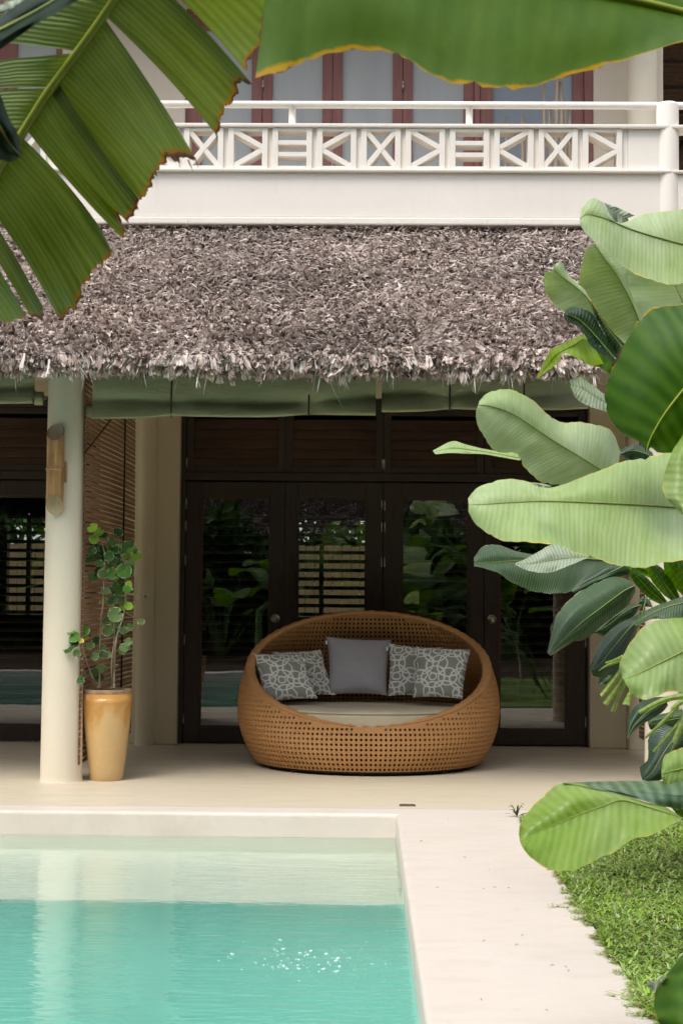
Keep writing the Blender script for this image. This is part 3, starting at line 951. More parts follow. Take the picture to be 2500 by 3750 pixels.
for k in range(-6, 10):
    a = 600 + 1.2117 * (195 + pitch * (k - 1)); bpx = a + 1.2117 * 119
    x0, x1 = XY(a, YPAR, 550), XY(bpx, YPAR, 550)
    ya, yb = YPAR - 0.012, YPAR + 0.125
    s = MB()
    fw = 0.040
    s.box(x0, x0 + fw, ya, yb, bz0, bz1); s.box(x1 - fw, x1, ya, yb, bz0, bz1)
    s.box(x0 + fw, x1 - fw, ya + 0.002, yb - 0.002, bz0, bz0 + 0.022); s.box(x0 + fw, x1 - fw, ya + 0.002, yb - 0.002, bz1 - 0.024, bz1)
    ix0, ix1, iz0, iz1 = x0 + fw - 0.004, x1 - fw + 0.004, bz0 + 0.02, bz1 - 0.02
    def bar(p, q, off, hw=0.0185):
        p, q = Vector((p[0], 0, p[1])), Vector((q[0], 0, q[1]))
        t = (q - p); n_ = Vector((-t.z, 0, t.x)).normalized() * hw
        cc = (p + q) / 2 + Vector((0, (ya + yb) / 2, 0))
        s.obox(cc, t / 2, (0, (yb - ya) / 2 - off, 0), n_)
    kd = kinds[k % 4]
    izm = (iz0 + iz1) / 2
    if kd == 'x':
        bar((ix0, iz0), (ix1, iz1), 0.004); bar((ix0, iz1), (ix1, iz0), 0.006)
    elif kd == '>':
        bar((ix0, iz1), (ix1, izm + 0.008), 0.004); bar((ix0, iz0), (ix1, izm - 0.008), 0.006)
    elif kd == '<':
        bar((ix1, iz1), (ix0, izm + 0.008), 0.004); bar((ix1, iz0), (ix0, izm - 0.008), 0.006)
    else:
        hh = (iz1 - iz0)
        bar((ix0, iz0 + hh * 0.335), (ix1, iz0 + hh * 0.335), 0.004, 0.0165); bar((ix0, iz0 + hh * 0.665), (ix1, iz0 + hh * 0.665), 0.004, 0.0165)
    s.build('breeze_block', 'parapet', PAR, bevel=0.003)
    mo = MB()
    xn = XY(a + 1.2117 * pitch, YPAR, 550)
    mo.box(x1 + 0.0005, xn - 0.0005 if k < 9 else XY(600 + 1401 * 1.2117, YPAR, 550), YPAR + 0.012, YPAR + 0.11, bz0, bz1)
    mo.build('mortar_joint', 'parapet', PAR)
# round newel, handrail
nw = MB()
nx = XY(2453, 10.74, 450)
zt = ZY(362, 10.74, 2453)
nw.lathe([(0.080, zA - 0.3), (0.080, zt - 0.022), (0.077, zt - 0.008), (0.068, zt), (0.04, zt + 0.003), (0.0, zt + 0.004)], (nx, YPAR + 0.05, 0), 36)
nw.build('newel_post', 'parapet', villa)
zr = ZY(384, YPAR + 0.06, 1250)
hr = MB()
hr.tube([(xleft, YPAR + 0.06, zr), (7.0, YPAR + 0.06, zr)], 0.0265, 16)
HR = hr.build('handrail', 'parapet', villa)
for px in (1070, 1717, 420, -230):
    rp = MB()
    xx = XY(px, YPAR + 0.06, 430)
    rp.tube([(xx, YPAR + 0.06, zD + 0.04), (xx, YPAR + 0.06, zr - 0.01)], 0.0255, 16)
    rp.build('rail_post', 'parapet', HR)

# dark roof underside beyond the balcony column
du = MB()
ra, rb_ = XY(2400, 12.6, 400), 7.0
du.add([(ra, 12.2, 6.1), (rb_, 12.2, 6.1), (rb_, 15.5, 3.9), (ra, 15.5, 3.9), (ra, 12.2, 6.2), (rb_, 12.2, 6.2), (rb_, 15.5, 4.0), (ra, 15.5, 4.0)],
       [(0, 1, 2, 3), (7, 6, 5, 4), (0, 4, 5, 1), (2, 6, 7, 3), (0, 3, 7, 4), (1, 5, 6, 2)])
DU = du.build('back_roof', 'dark_ceiling', villa)
for k in range(7):
    rr_ = MB()
    xx = ra + 0.12 + k * 0.5
    rr_.tube([(xx + 0.5, 12.25, 6.02), (xx, 15.4, 3.92)], 0.035, 8)
    rr_.build('rafter', 'rafter', DU)
for k in range(14):
    rr_ = MB()
    q = k / 14
    rr_.tube([(ra, 12.3 + q * 3.1, 6.0 - q * 2.07), (ra + 2.0, 12.3 + q * 3.1, 6.0 - q * 2.07)], 0.012, 6)
    rr_.build('batten', 'slat_wood', DU)
# upper roof over the balcony
ur = MB()
ur.box(-7.5, XY(2420, YU, 400), 11.2, 17.2, 6.3, 6.6)
ur.build('upper_roof', 'thatch_under', villa)

# thatched porch roof --------------------------------------------------
zt_ = ZY(803, YPAR, 1250)            # top edge of thatch on the parapet
ze_ = ZY(1272, YEAVE, 1250)          # eave
RX0, RX1 = -4.9, XY(2190, YEAVE, 1376)
rx_top = XY(2230, YPAR, 830)
sl = Vector((0, YEAVE - YPAR, ze_ - zt_)); SL = sl.length; sd = sl.normalized()
nrm = Vector((0, sd.z, -sd.y)); nrm = nrm if nrm.z > 0 else -nrm
TH = 0.085
def roofp(x, s, h): return Vector((x, YPAR + 0.0, zt_)) + sd * s + nrm * (h - TH)
ub = MB()
tck = 0.12
def edge_x(s): return rx_top + (RX1 - rx_top) * s / SL
ub.add([roofp(RX0, -0.05, 0), roofp(edge_x(0), -0.05, 0), roofp(edge_x(SL), SL - 0.1, 0), roofp(RX0, SL - 0.1, 0),
        roofp(RX0, -0.05, -tck), roofp(edge_x(0), -0.05, -tck), roofp(edge_x(SL), SL - 0.1, -tck), roofp(RX0, SL - 0.1, -tck)],
       [(0, 3, 2, 1), (4, 5, 6, 7), (0, 1, 5, 4), (1, 2, 6, 5), (2, 3, 7, 6), (3, 0, 4, 7)])
ROOF = ub.build('thatched_roof', 'thatch_under', villa)

def scales(g_, root, dirv, side, nrm_, L, W, fold, droop, tone):
    """leaf ends: 5 columns folded zig-zag across, 4 rows drooping along"""
    n = len(root); nc, nr_ = 5, 4
    zz = np.cumsum(g_.normal(0, 1.0, (n, nc)), 1)
    sg = np.array([1, -1, 1, -1, 1])[None, :] * g_.choice([-1, 1], (n, 1))
    hz = (sg * g_.uniform(0.3, 1.0, (n, nc)) + 0.35 * (zz - zz.mean(1, keepdims=True))) * (fold * W)[:, None]
    lt = g_.uniform(0.72, 1.12, (n, nc))                     # ragged tip
    vs = []
    for i in range(nr_):
        t = i / (nr_ - 1)
        for j in range(nc):
            v = j / (nc - 1) - 0.5
            l_ = L * t * (1 if i < nr_ - 1 else lt[:, j])
            p = root + dirv * l_[:, None] + side * (W * v * (0.75 + 0.4 * t - 0.25 * t * t))[:, None]
            p = p + nrm_ * (hz[:, j] * (0.3 + 0.9 * t) - droop * L * t * t)[:, None]
            vs.append(p)
    V = np.stack(vs, 1).reshape(-1, 3)
    q = np.array([(i * nc + j, i * nc + j + 1, (i + 1) * nc + j + 1, (i + 1) * nc + j) for i in range(nr_ - 1) for j in range(nc - 1)])
    Q = (np.arange(n)[:, None, None] * (nc * nr_) + q[None]).reshape(-1, 4)
    T = np.repeat(np.concatenate([tone, np.ones((n, 1))], 1), nc * nr_, axis=0)
    return V, Q, T

def thatch(name, parent, rp, x0, xedge, SLn, sdn, nn, n, seed, hang=230):
    g_ = np.random.default_rng(seed)
    sdv = np.array(sdn); nv = np.array(nn); xv = np.array((1.0, 0, 0)); drp = np.array((0, 0, -1.0)); yv = np.array((0, 1.0, 0))
    o = np.array(rp(0, 0, 0))
    pal = np.array([(0.54, 0.445, 0.39), (0.72, 0.625, 0.57), (0.35, 0.27, 0.23), (0.16, 0.115, 0.092), (0.58, 0.505, 0.47), (0.82, 0.735, 0.68)])
    def place(k, course, js):
        S = g_.uniform(-0.06, SLn, k)
        S = np.clip(np.round(S / course) * course + g_.normal(0, js, k), -0.06, SLn)
        X = x0 + (xedge(S) - x0) * g_.uniform(0, 1, k)
        yaw = 0.45 * np.sin(X * 5.1 + S * 7) + 0.35 * np.sin(X * 2.3 - S * 11) + 0.3 * np.sin(X * 13 + S * 5)
        return S, X, yaw
    def frame(yaw, lift, roll):
        dv = np.cos(yaw)[:, None] * sdv + np.sin(yaw)[:, None] * xv
        sd_ = -np.sin(yaw)[:, None] * sdv + np.cos(yaw)[:, None] * xv
        nn_ = np.tile(nv, (len(yaw), 1))
        d2 = np.cos(lift)[:, None] * dv + np.sin(lift)[:, None] * nn_
        n2 = -np.sin(lift)[:, None] * dv + np.cos(lift)[:, None] * nn_
        s2 = np.cos(roll)[:, None] * sd_ + np.sin(roll)[:, None] * n2
        return d2, s2, np.cross(d2, s2) * np.sign(np.sum(np.cross(d2, s2) * n2, 1))[:, None]
    # leaf ends in courses
    S, X, yaw = place(n, 0.042, 0.010)
    q = np.clip(S / SLn, 0, 1)
    d2, s2, n2 = frame(yaw + g_.normal(0, 0.45, n), g_.uniform(0.10, 0.95, n), g_.normal(0, 0.35, n))
    L = g_.uniform(0.036, 0.070, n) * (0.75 + 0.5 * q); W = g_.uniform(0.009, 0.027, n) * (0.7 + 0.65 * q)
    root = o + xv * X[:, None] + sdv * (S - 0.03)[:, None] + nv * g_.uniform(-0.03, 0.012, n)[:, None]
    patch = 0.92 + 0.16 * np.sin(X * 1.9 + S * 3) * np.sin(S * 4.3 - X)
    tone = pal[g_.choice(6, n, p=[0.27, 0.22, 0.17, 0.08, 0.13, 0.13])] * (g_.uniform(0.85, 1.12, n) * patch)[:, None]
    parts = [scales(g_, root, d2, s2, n2, L, W, g_.uniform(0.12, 0.5, n), g_.normal(0.25, 0.3, n), tone)]
    # fine curled fibres lying over them
    m_ = int(n * 0.28)
    S, X, yaw = place(m_, 0.042, 0.02)
    d2, s2, n2 = frame(yaw * 1.3 + g_.normal(0, 0.75, m_), g_.uniform(0.0, 0.55, m_), g_.normal(0, 0.6, m_))
    L = g_.uniform(0.035, 0.085, m_); W = g_.uniform(0.003, 0.009, m_)
    root = o + xv * X[:, None] + sdv * S[:, None] + nv * g_.uniform(0.0, 0.028, m_)[:, None]
    tone = pal[g_.choice(6, m_, p=[0.2, 0.3, 0.1, 0.05, 0.15, 0.2])] * g_.uniform(0.85, 1.12, (m_, 1))
    parts.append(strips(root, d2, s2, n2, L, W, L * 0.1, L * g_.normal(-0.1, 0.45, m_), g_.uniform(-0.5, 0.5, m_), tone, 4, 0.3))
    # eave: cupped ends in three tiers
    xe = float(xedge(np.array([SLn]))[0])
    k2 = int(n * 0.085)
    X2 = x0 + (xe - x0) * g_.uniform(0, 1, k2); S2 = SLn + g_.choice([-0.11, -0.06, -0.015], k2) + g_.normal(0, 0.012, k2)
    k = g_.uniform(0.25, 0.9, k2)[:, None]
    dv = sdv * (1 - k) + drp * k + xv * (g_.normal(0, 0.22, k2) + 0.25 * np.sin(X2 * 6))[:, None]
    dv /= np.linalg.norm(dv, axis=1)[:, None]
    rl = g_.normal(0, 0.4, k2)
    sd2 = xv * np.cos(rl)[:, None] + yv * np.sin(rl)[:, None]
    nn3 = np.cross(dv, sd2); nn3 *= np.sign(nn3 @ np.array((0, -1.0, 0.4)))[:, None]
    L2 = g_.uniform(0.05, 0.105, k2); W2 = g_.uniform(0.02, 0.055, k2)
    root = o + xv * X2[:, None] + sdv * S2[:, None] + nv * g_.uniform(-0.055, 0.03, k2)[:, None]
    tone = pal[g_.choice(6, k2, p=[0.28, 0.28, 0.12, 0.05, 0.10, 0.17])] * g_.uniform(0.85, 1.12, (k2, 1))
    parts.append(scales(g_, root, dv, sd2, nn3, L2, W2, g_.uniform(0.15, 0.5, k2), g_.normal(0.1, 0.3, k2), tone))
    # frayed tails hanging below the eave
    n3 = hang
    cl = g_.uniform(x0, xe, 40)
    X3 = np.clip(cl[g_.integers(0, 40, n3)] + g_.normal(0, 0.03, n3), x0, xe)
    dv3 = drp + np.stack([g_.normal(0, 0.2, n3), g_.normal(-0.05, 0.12, n3), np.zeros(n3)], 1)
    dv3 /= np.linalg.norm(dv3, axis=1)[:, None]
    a3 = g_.normal(0, 0.6, n3)
    sd3 = np.stack([np.cos(a3), np.sin(a3), np.zeros(n3)], 1)
    L3 = g_.gamma(2.0, 0.032, n3) + 0.055; W3 = g_.uniform(0.004, 0.022, n3) * np.clip(0.1 / L3, 0.35, 1)
    root = o + xv * X3[:, None] + sdv * (SLn + g_.uniform(-0.03, 0.03, n3))[:, None] + nv * g_.uniform(-0.06, 0.01, n3)[:, None]
    tone = np.array([(0.72, 0.65, 0.61)]) * g_.uniform(0.7, 1.2, (n3, 1))
    parts.append(strips(root, dv3, sd3, np.cross(sd3, dv3), L3, W3, L3 * g_.normal(0, 0.15, n3), L3 * g_.normal(0, 0.4, n3), g_.uniform(-0.6, 0.6, n3), tone, 5, 0.15))
    off, Vs, Qs, Ts = 0, [], [], []
    for V, Q, T in parts:
        Vs.append(V); Qs.append(Q + off); Ts.append(T); off += len(V)
    return np_mesh(name, np.concatenate(Vs), np.concatenate(Qs), 'thatch', parent, np.concatenate(Ts))
thatch('thatch', ROOF, lambda x, s, h: roofp(x, s, 0.0), RX0, lambda s: edge_x(s), SL, sd, nrm, 78000, 3)

# ------------------------------------------------------------------ canvas blinds rolled up under the eave
def blind(name, tl, tr, bl, br, straps, label, roll_right=False, roll_left=False):
    """tl.. are x / z at the blind's plane"""
    YB_ = YCOL - 0.02
    root = empty(name, (bl[0], YB_, bl[1]), label, 'awning', 'rolled canvas awnings')
    nu, prof = 120, []
    mb = MB()
    rows = []
    for i in range(nu + 1):
        u = i / nu
        x = bl[0] + (br[0] - bl[0]) * u
        zb_ = bl[1] + (br[1] - bl[1]) * u
        ztp = 2.80
        dist = min([abs(x - s) for s in straps] + [9])
        pin = 1 - math.exp(-(dist / 0.11) ** 2)
        sag = 0.010 * pin + 0.004 * math.sin(x * 7.0)
        zb2 = zb_ - sag + 0.012
        hh = ztp - zb2
        amp = 0.055 * (0.35 + 0.65 * pin) + 0.010 * math.sin(x * 9 + 1) + 0.008 * math.sin(x * 23)
        row = []
        wob = 0.012 * math.sin(x * 5.3 + 0.7)
        fz = zb2 + 0.112 + 0.016 * math.sin(x * 3.1 + 0.5) * pin - 0.02 * (1 - pin)
        pts = [(0.0, ztp), (-0.010 + wob * 0.5, zb2 + hh * 0.62), (-0.022 + wob, zb2 + 0.20), (-0.016 + wob, fz + 0.03), (0.004 + wob * 0.5, fz), (-amp * 0.45, fz - 0.022), (-amp * 0.85, zb2 + 0.05), (-amp, zb2 + 0.022), (-amp, zb2 + 0.002), (-amp + 0.008, zb2 - 0.003), (-0.012, zb2 + 0.0), (0.02, zb2 + 0.004), (0.045, zb2 + 0.03), (0.04, zb2 + 0.075), (0.012, zb2 + 0.10)]
        for (oy, z) in pts:
            row.append((x, YB_ + oy, z))
        rows.append(row)
    mb.grid(rows)
    fab = mb.build('canvas_sheet', 'canvas', root)
    sm = fab.modifiers.new('smooth', 'SUBSURF'); sm.levels = 1; sm.render_levels = 1
    for s in straps:
        u = (s - bl[0]) / (br[0] - bl[0]); zb_ = bl[1] + (br[1] - bl[1]) * u
        st = MB()
        st.tube([(s, YB_ - 0.012, 2.78), (s, YB_ - 0.018, zb_ + 0.2), (s, YB_ - 0.020, zb_ + 0.11), (s, YB_ - 0.034, zb_ + 0.05), (s, YB_ - 0.022, zb_ + 0.008), (s, YB_ + 0.0, zb_ + 0.006)], 0.0055, 6)
        st.build('strap', 'canvas_seam', root)
    def roll_end(x, zc, sgn):
        rl = MB()
        sp = []
        for k in range(46):
            a = k * 0.42; rr_ = 0.012 + 0.0021 * k * 0.42 / 0.42 * 0.42
            sp.append((YB_ + 0.02 + rr_ * math.cos(a), zc + rr_ * math.sin(a)))
        rl.grid([[(x, y, z) for y, z in sp], [(x + sgn * 0.055, y, z) for y, z in sp]])
        rl.tube([(x, YB_ + 0.02, zc), (x + sgn * 0.075, YB_ + 0.02, zc)], 0.011, 10)
        rl.build('roll_end', 'canvas', root)
    if roll_right: roll_end(br[0] - 0.002, br[1] + 0.045, 1)
    if roll_left: roll_end(bl[0] + 0.002, bl[1] + 0.06, -1)
    return root
YBL = YCOL - 0.05
def bp(px, py):
    q = P(px, py, YBL); return (q.x, q.z)
blind('canvas_awning', None, None, bp(337, 1533), bp(1375, 1521), [bp(627, 1500)[0], bp(1130, 1500)[0]], 'long olive canvas awning rolled up under the eave above the two left doors', roll_left=True)
blind('canvas_awning', None, None, bp(1397, 1508), bp(2150, 1499), [bp(1646, 1500)[0], bp(1918, 1500)[0]], 'olive canvas awning rolled up under the eave, partly behind the big leaves')
blind('canvas_awning', None, None, bp(-900, 1462), bp(124, 1479), [bp(-400, 1500)[0]], 'olive canvas awning rolled up left of the round column', roll_right=True)

# ------------------------------------------------------------------ bamboo side blinds
def bamboo_blind(X, y0, y1, z0, z1, label, cords):
    root = empty('bamboo_blind', (X, (y0 + y1) / 2, z0), label, 'bamboo blind')
    s = MB()
    z = z0
    k = 0
    while z < z1:
        hgt = 0.0150
        n = 22
        ph = random.uniform(0, 6)
        r0 = []
        for face in (0, 1, 2, 3, 0):
            pass
        sagf = lambda t: 0.010 * math.sin(3.0 * t + 1.3 * math.sin(z * 1.7)) + 0.002 * math.sin(ph + 9 * t)
        ring = []
        hv = hgt * random.uniform(0.82, 1.10)
        pts = [(y0 + (y1 - y0) * i / n, z + sagf(i / n)) for i in range(n + 1)]
        rows = []
        tw = [0.0]
        for (y, zz) in pts:
            hh = hv * (1 + 0.07 * math.sin(y * 40 + ph))
            xx = X + 0.004 * math.sin(y * 3 + z * 2)
            rows.append([(xx - 0.002, y, zz - hh), (xx + 0.002, y, zz - hh), (xx + 0.003, y, zz), (xx + 0.002, y, zz + hh), (xx - 0.002, y, zz + hh), (xx - 0.002, y, zz - hh)])
        s.grid(rows, False)
        z += 0.0355
        k += 1
    s.build('slat_panel', 'slats', root)
    s = MB(); z = z0 + 0.0178
    while z < z1:
        ph = random.uniform(0, 6); ya, yb_ = sorted((random.uniform(y0, y0 + 0.5), random.uniform(y1 - 0.7, y1)))
        rows = []
        for i in range(19):
            y = ya + (yb_ - ya) * i / 18; t = (y - y0) / (y1 - y0)
            zz = z + 0.010 * math.sin(3.0 * t + 1.3 * math.sin(z * 1.7)); hh = 0.0021 + 0.0008 * math.sin(ph + y * 9)
            rows.append([(X + 0.006 + 0.003 * math.cos(q), y, zz + hh * math.sin(q)) for q in np.linspace(0, 2 * PI, 6)])
        s.grid(rows)
        z += 0.0355
    s.build('gap_light_strip', 'bamboo_in', root)  # pale strips painting the light that shows between the slats
    for (yy) in cords:
        c = MB()
        c.tube([(X + 0.012, yy, z0), (X + 0.012, yy, z1)], 0.007, 6)
        c.build('cord', 'cord', root)
    return root
XBB = P(492, 1900, 12.02).x
bb = bamboo_blind(XBB, YCOL - 0.08, 12.02, 0.12, 2.75, 'brown slatted bamboo blind hanging beside the column behind the potted plant', [PX(448, 1900, XBB).y])
c = MB()
a_, b_ = PX(310, 1660, XBB + 0.02), PX(408, 1536, XBB + 0.02)
c.tube([a_, b_], 0.005, 6); c.build('cord', 'cord', bb)
bamboo_blind(2.16, YCOL + 0.2, 12.0, 0.12, 2.75, 'brown slatted bamboo blind half hidden behind the leaves at the right end of the porch', [11.0])

# ------------------------------------------------------------------ bamboo wall lamp
lc = P(203, 1718, YCOL - 0.19)
lamp = empty('wall_lamp', (lc.x, lc.y, lc.z), 'bamboo tube wall lamp with slanted open ends fixed on the cream column', 'lamp')
hl = 0.296; rad = 0.056
tb, ti = MB(), MB()
n = 40
zs = [0, 0.03, 0.5, 0.97, 1.0]
def cut(a, top):
    # front (-Y) edge is cut back so that both openings face outwards
    fr_ = (1 - math.sin(a)) / 2       # 1 at front (-Y), 0 at back
    return (hl - 0.115 * fr_) if top else (-hl + 0.13 * fr_)
zl = np.linspace(0, 1, 110)
rows, rin = [], []
for t in zl:
    row, ri = [], []
    for k in range(n + 1):
        a = 2 * PI * k / n
        z = cut(a, False) * (1 - t) + cut(a, True) * t
        rr_ = rad + 0.0055 * math.exp(-((z - 0.0) / 0.007) ** 2) - 0.002 * math.exp(-((z - 0.014) / 0.006) ** 2)
        row.append((lc.x + rr_ * math.cos(a), lc.y + rr_ * math.sin(a), lc.z + z))
        ri.append((lc.x + (rad - 0.007) * math.cos(a), lc.y + (rad - 0.007) * math.sin(a), lc.z + z))
    rows.append(row); rin.append(ri)
tb.grid(rows)
tb.grid([rows[0], rin[0]]); tb.grid([rows[-1], rin[-1]])
tb.build('bamboo_tube', 'bamboo', lamp)
ti.grid(rin)
ti.lathe([(0.0, 0.0), (rad - 0.008, 0.0)], (lc.x, lc.y, lc.z), 30)
ti.build('tube_lining', 'bamboo_in', lamp)
br = MB()
br.box(lc.x + 0.012, lc.x + rad + 0.009, lc.y + 0.012, YCOL - 0.105, lc.z - 0.085, lc.z + 0.055)
br.build('bracket', 'bamboo', lamp, bevel=0.012)

# ------------------------------------------------------------------ pot and plant
pb_ = PZ(380, 2862, 0)
pot = empty('planter', (pb_.x, pb_.y + 0.105, 0), 'tall tapered ochre glazed clay pot standing beside the column', 'planter')
pc = pot.location
k_ = pc.y / FPX
HP = ZY(2522, pc.y, 391)
outer = [(0.104, 0.0), (0.108, 0.006), (0.113, 0.05), (0.128, 0.17), (0.143, 0.30), (0.154, 0.42), (0.159, 0.50), (0.160, 0.56), (0.158, HP - 0.035)]
p_ = MB(); p_.lathe(outer, tuple(pc), 56); p_.build('pot_body', 'glaze', pot)
p_ = MB(); p_.lathe([(0.158, HP - 0.035), (0.1585, HP - 0.02), (0.157, HP - 0.005), (0.151, HP), (0.144, HP - 0.004), (0.140, HP - 0.02), (0.138, HP - 0.09)], tuple(pc), 56); p_.build('pot_rim', 'pot_rim', pot)
p_ = MB(); p_.lathe([(0.0, HP - 0.05), (0.07, HP - 0.046), (0.1385, HP - 0.055)], tuple(pc), 40); p_.build('soil', 'soil', pot)

plant = empty('potted_plant', (pc.x, pc.y, HP - 0.05), 'spindly plant with round scalloped pale edged leaves growing in the ochre pot', 'plant')
G = lambda x, y: (150 + x * 0.44643, 1850 + y * 0.44643)
stems = [[(600, 1500), (603, 1330), (612, 1150), (640, 1020), (680, 900), (700, 700), (690, 520), (670, 380), (640, 300)],
         [(585, 1500), (582, 1300), (604, 1080), (600, 950)], [(480, 1500), (484, 1300), (490, 1000), (510, 820), (520, 600), (525, 420), (500, 300)],
         [(465, 1500), (400, 1350), (360, 1220), (340, 1130)], [(575, 1300), (560, 1240)], [(530, 1180), (545, 1060)], [(690, 880), (770, 920), (815, 940)], [(730, 740), (830, 705), (855, 740)], [(690, 560), (740, 440), (780, 380)], [(520, 560), (470, 470), (420, 420)], [(500, 300), (450, 250)], [(640, 300), (635, 250)], [(640, 1130), (700, 1160)], [(420, 1380), (330, 1440)]]
for st in stems:
    mb = MB()
    pts = [P(*G(x, y), pc.y + 0.05 * math.sin(i * 1.3 + x) - max(0, 420 - x) * 0.0018) for i, (x, y) in enumerate(st)]
    pts = [Vector(q) for q in catmull(pts, 4)]
    r0 = 0.0085 if st[0][1] == 1500 and len(st) > 6 else (0.006 if st[0][1] == 1500 else 0.0025)
    mb.tube(pts, [r0 * (1 - 0.6 * i / len(pts)) for i in range(len(pts))], 6)
    mb.build('stem', 'stem', plant)
lv = [(428, 190, 42, 1), (480, 222, 36, 1), (437, 280, 38, 1), (632, 225, 40, 0), (512, 250, 36, 0), (587, 298, 38, 3), (505, 368, 42, 0), (600, 372, 52, 2), (440, 425, 46, 3), (455, 360, 40, 0), (378, 440, 26, 3), (675, 365, 38, 0), (755, 365, 36, 1), (700, 415, 34, 1), (778, 415, 42, 1), (525, 450, 48, 0), (617, 440, 44, 0), (735, 478, 36, 3), (640, 472, 36, 3), (560, 510, 36, 3), (685, 540, 58, 2), (592, 560, 46, 2), (512, 560, 40, 3), (427, 590, 40, 3), (638, 680, 62, 2), (713, 695, 38, 2), (722, 655, 30, 1), (530, 707, 34, 3), (588, 790, 48, 3), (668, 780, 40, 3), (495, 790, 18, 1), (525, 790, 20, 1), (718, 830, 34, 1), (670, 845, 22, 1), (610, 900, 58, 3), (540, 955, 32, 3), (605, 985, 32, 3), (543, 1025, 46, 3), (705, 1000, 34, 3), (740, 990, 28, 3), (680, 1030, 30, 3), (825, 960, 28, 3), (862, 750, 16, 0), (245, 1035, 36, 2), (362, 1035, 40, 2), (278, 1085, 44, 2), (275, 1135, 38, 0), (330, 1115, 24, 4), (375, 1092, 20, 4), (228, 1187, 42, 0), (297, 1215, 32, 3), (410, 1158, 32, 3), (458, 1120, 36, 0), (447, 1238, 32, 3), (498, 1178, 32, 3), (508, 1225, 34, 0), (550, 1225, 30, 3), (720, 1120, 30, 3), (690, 1170, 40, 3), (670, 1195, 32, 3), (495, 1338, 34, 3), (440, 1375, 36, 3), (480, 1422, 42, 3), (335, 1410, 34, 3), (328, 1440, 30, 0), (620, 1318, 14, 3), (690, 330, 34, 0), (735, 325, 30, 0), (420, 375, 34, 0), (560, 420, 40, 0), (650, 620, 30, 0), (615, 1030, 26, 0), (745, 815, 22, 0), (575, 690, 26, 3), (345, 830, 20, 0)]
rdl = random.Random(3)
lv += [(x + rdl.uniform(-45, 45), y + rdl.uniform(-40, 40), r_ * rdl.uniform(0.6, 0.9), 0) for (x, y, r_, tn) in lv if 300 < y < 720 and rdl.random() < 0.55]
tones = [(0.028, 0.082, 0.012), (0.19, 0.33, 0.022), (0.070, 0.185, 0.022), (0.105, 0.175, 0.052), (0.55, 0.48, 0.08)]
mb = MB(); tl = []
for (x, y, r_, tn) in lv:
    c = P(*G(x, y), pc.y - 0.20 + random.uniform(-0.03, 0.03) if x < 335 else pc.y + random.uniform(-0.13, 0.10))
    rr_ = r_ * 0.44643 * c.y / FPX * 1.1
    nv = Vector((random.gauss(0, 0.35), -1, random.gauss(0.35, 0.35))).normalized()
    a = nv.cross(Vector((0, 0, 1))).normalized(); b_ = nv.cross(a).normalized()
    ang0 = random.uniform(0, 2 * PI)
    n = 36
    rings, uvs = [], []
    for i, q in enumerate((0.0, 0.35, 0.7, 0.9, 1.0)):
        ring, uvr = [], []
        for k in range(n + 1):
            t = 2 * PI * k / n
            sc = 1 + (0.045 * abs(math.sin(6.0 * t)) - 0.02) * q
            notch = 1 - 0.55 * math.exp(-((min(t, 2 * PI - t)) / 0.16) ** 2) * q
            rad_ = rr_ * q * sc * notch
            ring.append(c + (a * math.cos(t + ang0) + b_ * math.sin(t + ang0)) * rad_ + nv * (rr_ * (0.22 * q * q + 0.03 * math.sin(6 * t) * q)))
            uvr.append((q, t))
        rings.append(ring); uvs.append(uvr)
    mb.grid(rings, True, uvs)
    tt = np.array(tones[tn]) * random.uniform(0.8, 1.25)
    tl += [(tt[0], tt[1], tt[2], 1.0)] * (5 * (n + 1))
mb.build('foliage', 'scallop', plant, tones=tl)

# ------------------------------------------------------------------ woven daybed
YBC = 10.98
xbc = PZ(1347, 2790, 0).x
bed = empty('daybed', (xbc, YBC, 0), 'round woven cane daybed with high curved back in front of the dark doors', 'sofa')
def rim_pt(ph):
    return Vector((xbc + 0.872 * math.sin(ph), 10.90 - 0.575 * math.cos(ph), 0.694 - 0.370 * math.cos(ph) ))
def base_pt(ph):
    return Vector((xbc + 0.808 * math.sin(ph), YBC - 0.735 * math.cos(ph), 0.03))
def shell(ph, z, inset=0.0):
    rp_, bp_ = rim_pt(ph), base_pt(ph)
    zr_ = rp_.z
    z = min(z, zr_)
    t = (z - 0.03) / (zr_ - 0.03)
    bulge = 0.045 + 0.045 * abs(math.sin(ph)) + 0.11 * max(0, -math.cos(ph)) ** 2
    x = bp_.x + (rp_.x - bp_.x) * t; y = bp_.y + (rp_.y - bp_.y) * t
    o = Vector((math.sin(ph), -math.cos(ph)))
    k = bulge * 4 * t * (1 - t) - inset
    return Vector((x + o.x * k, y + o.y * k, z))
NPH = 168
DZ = 0.0325
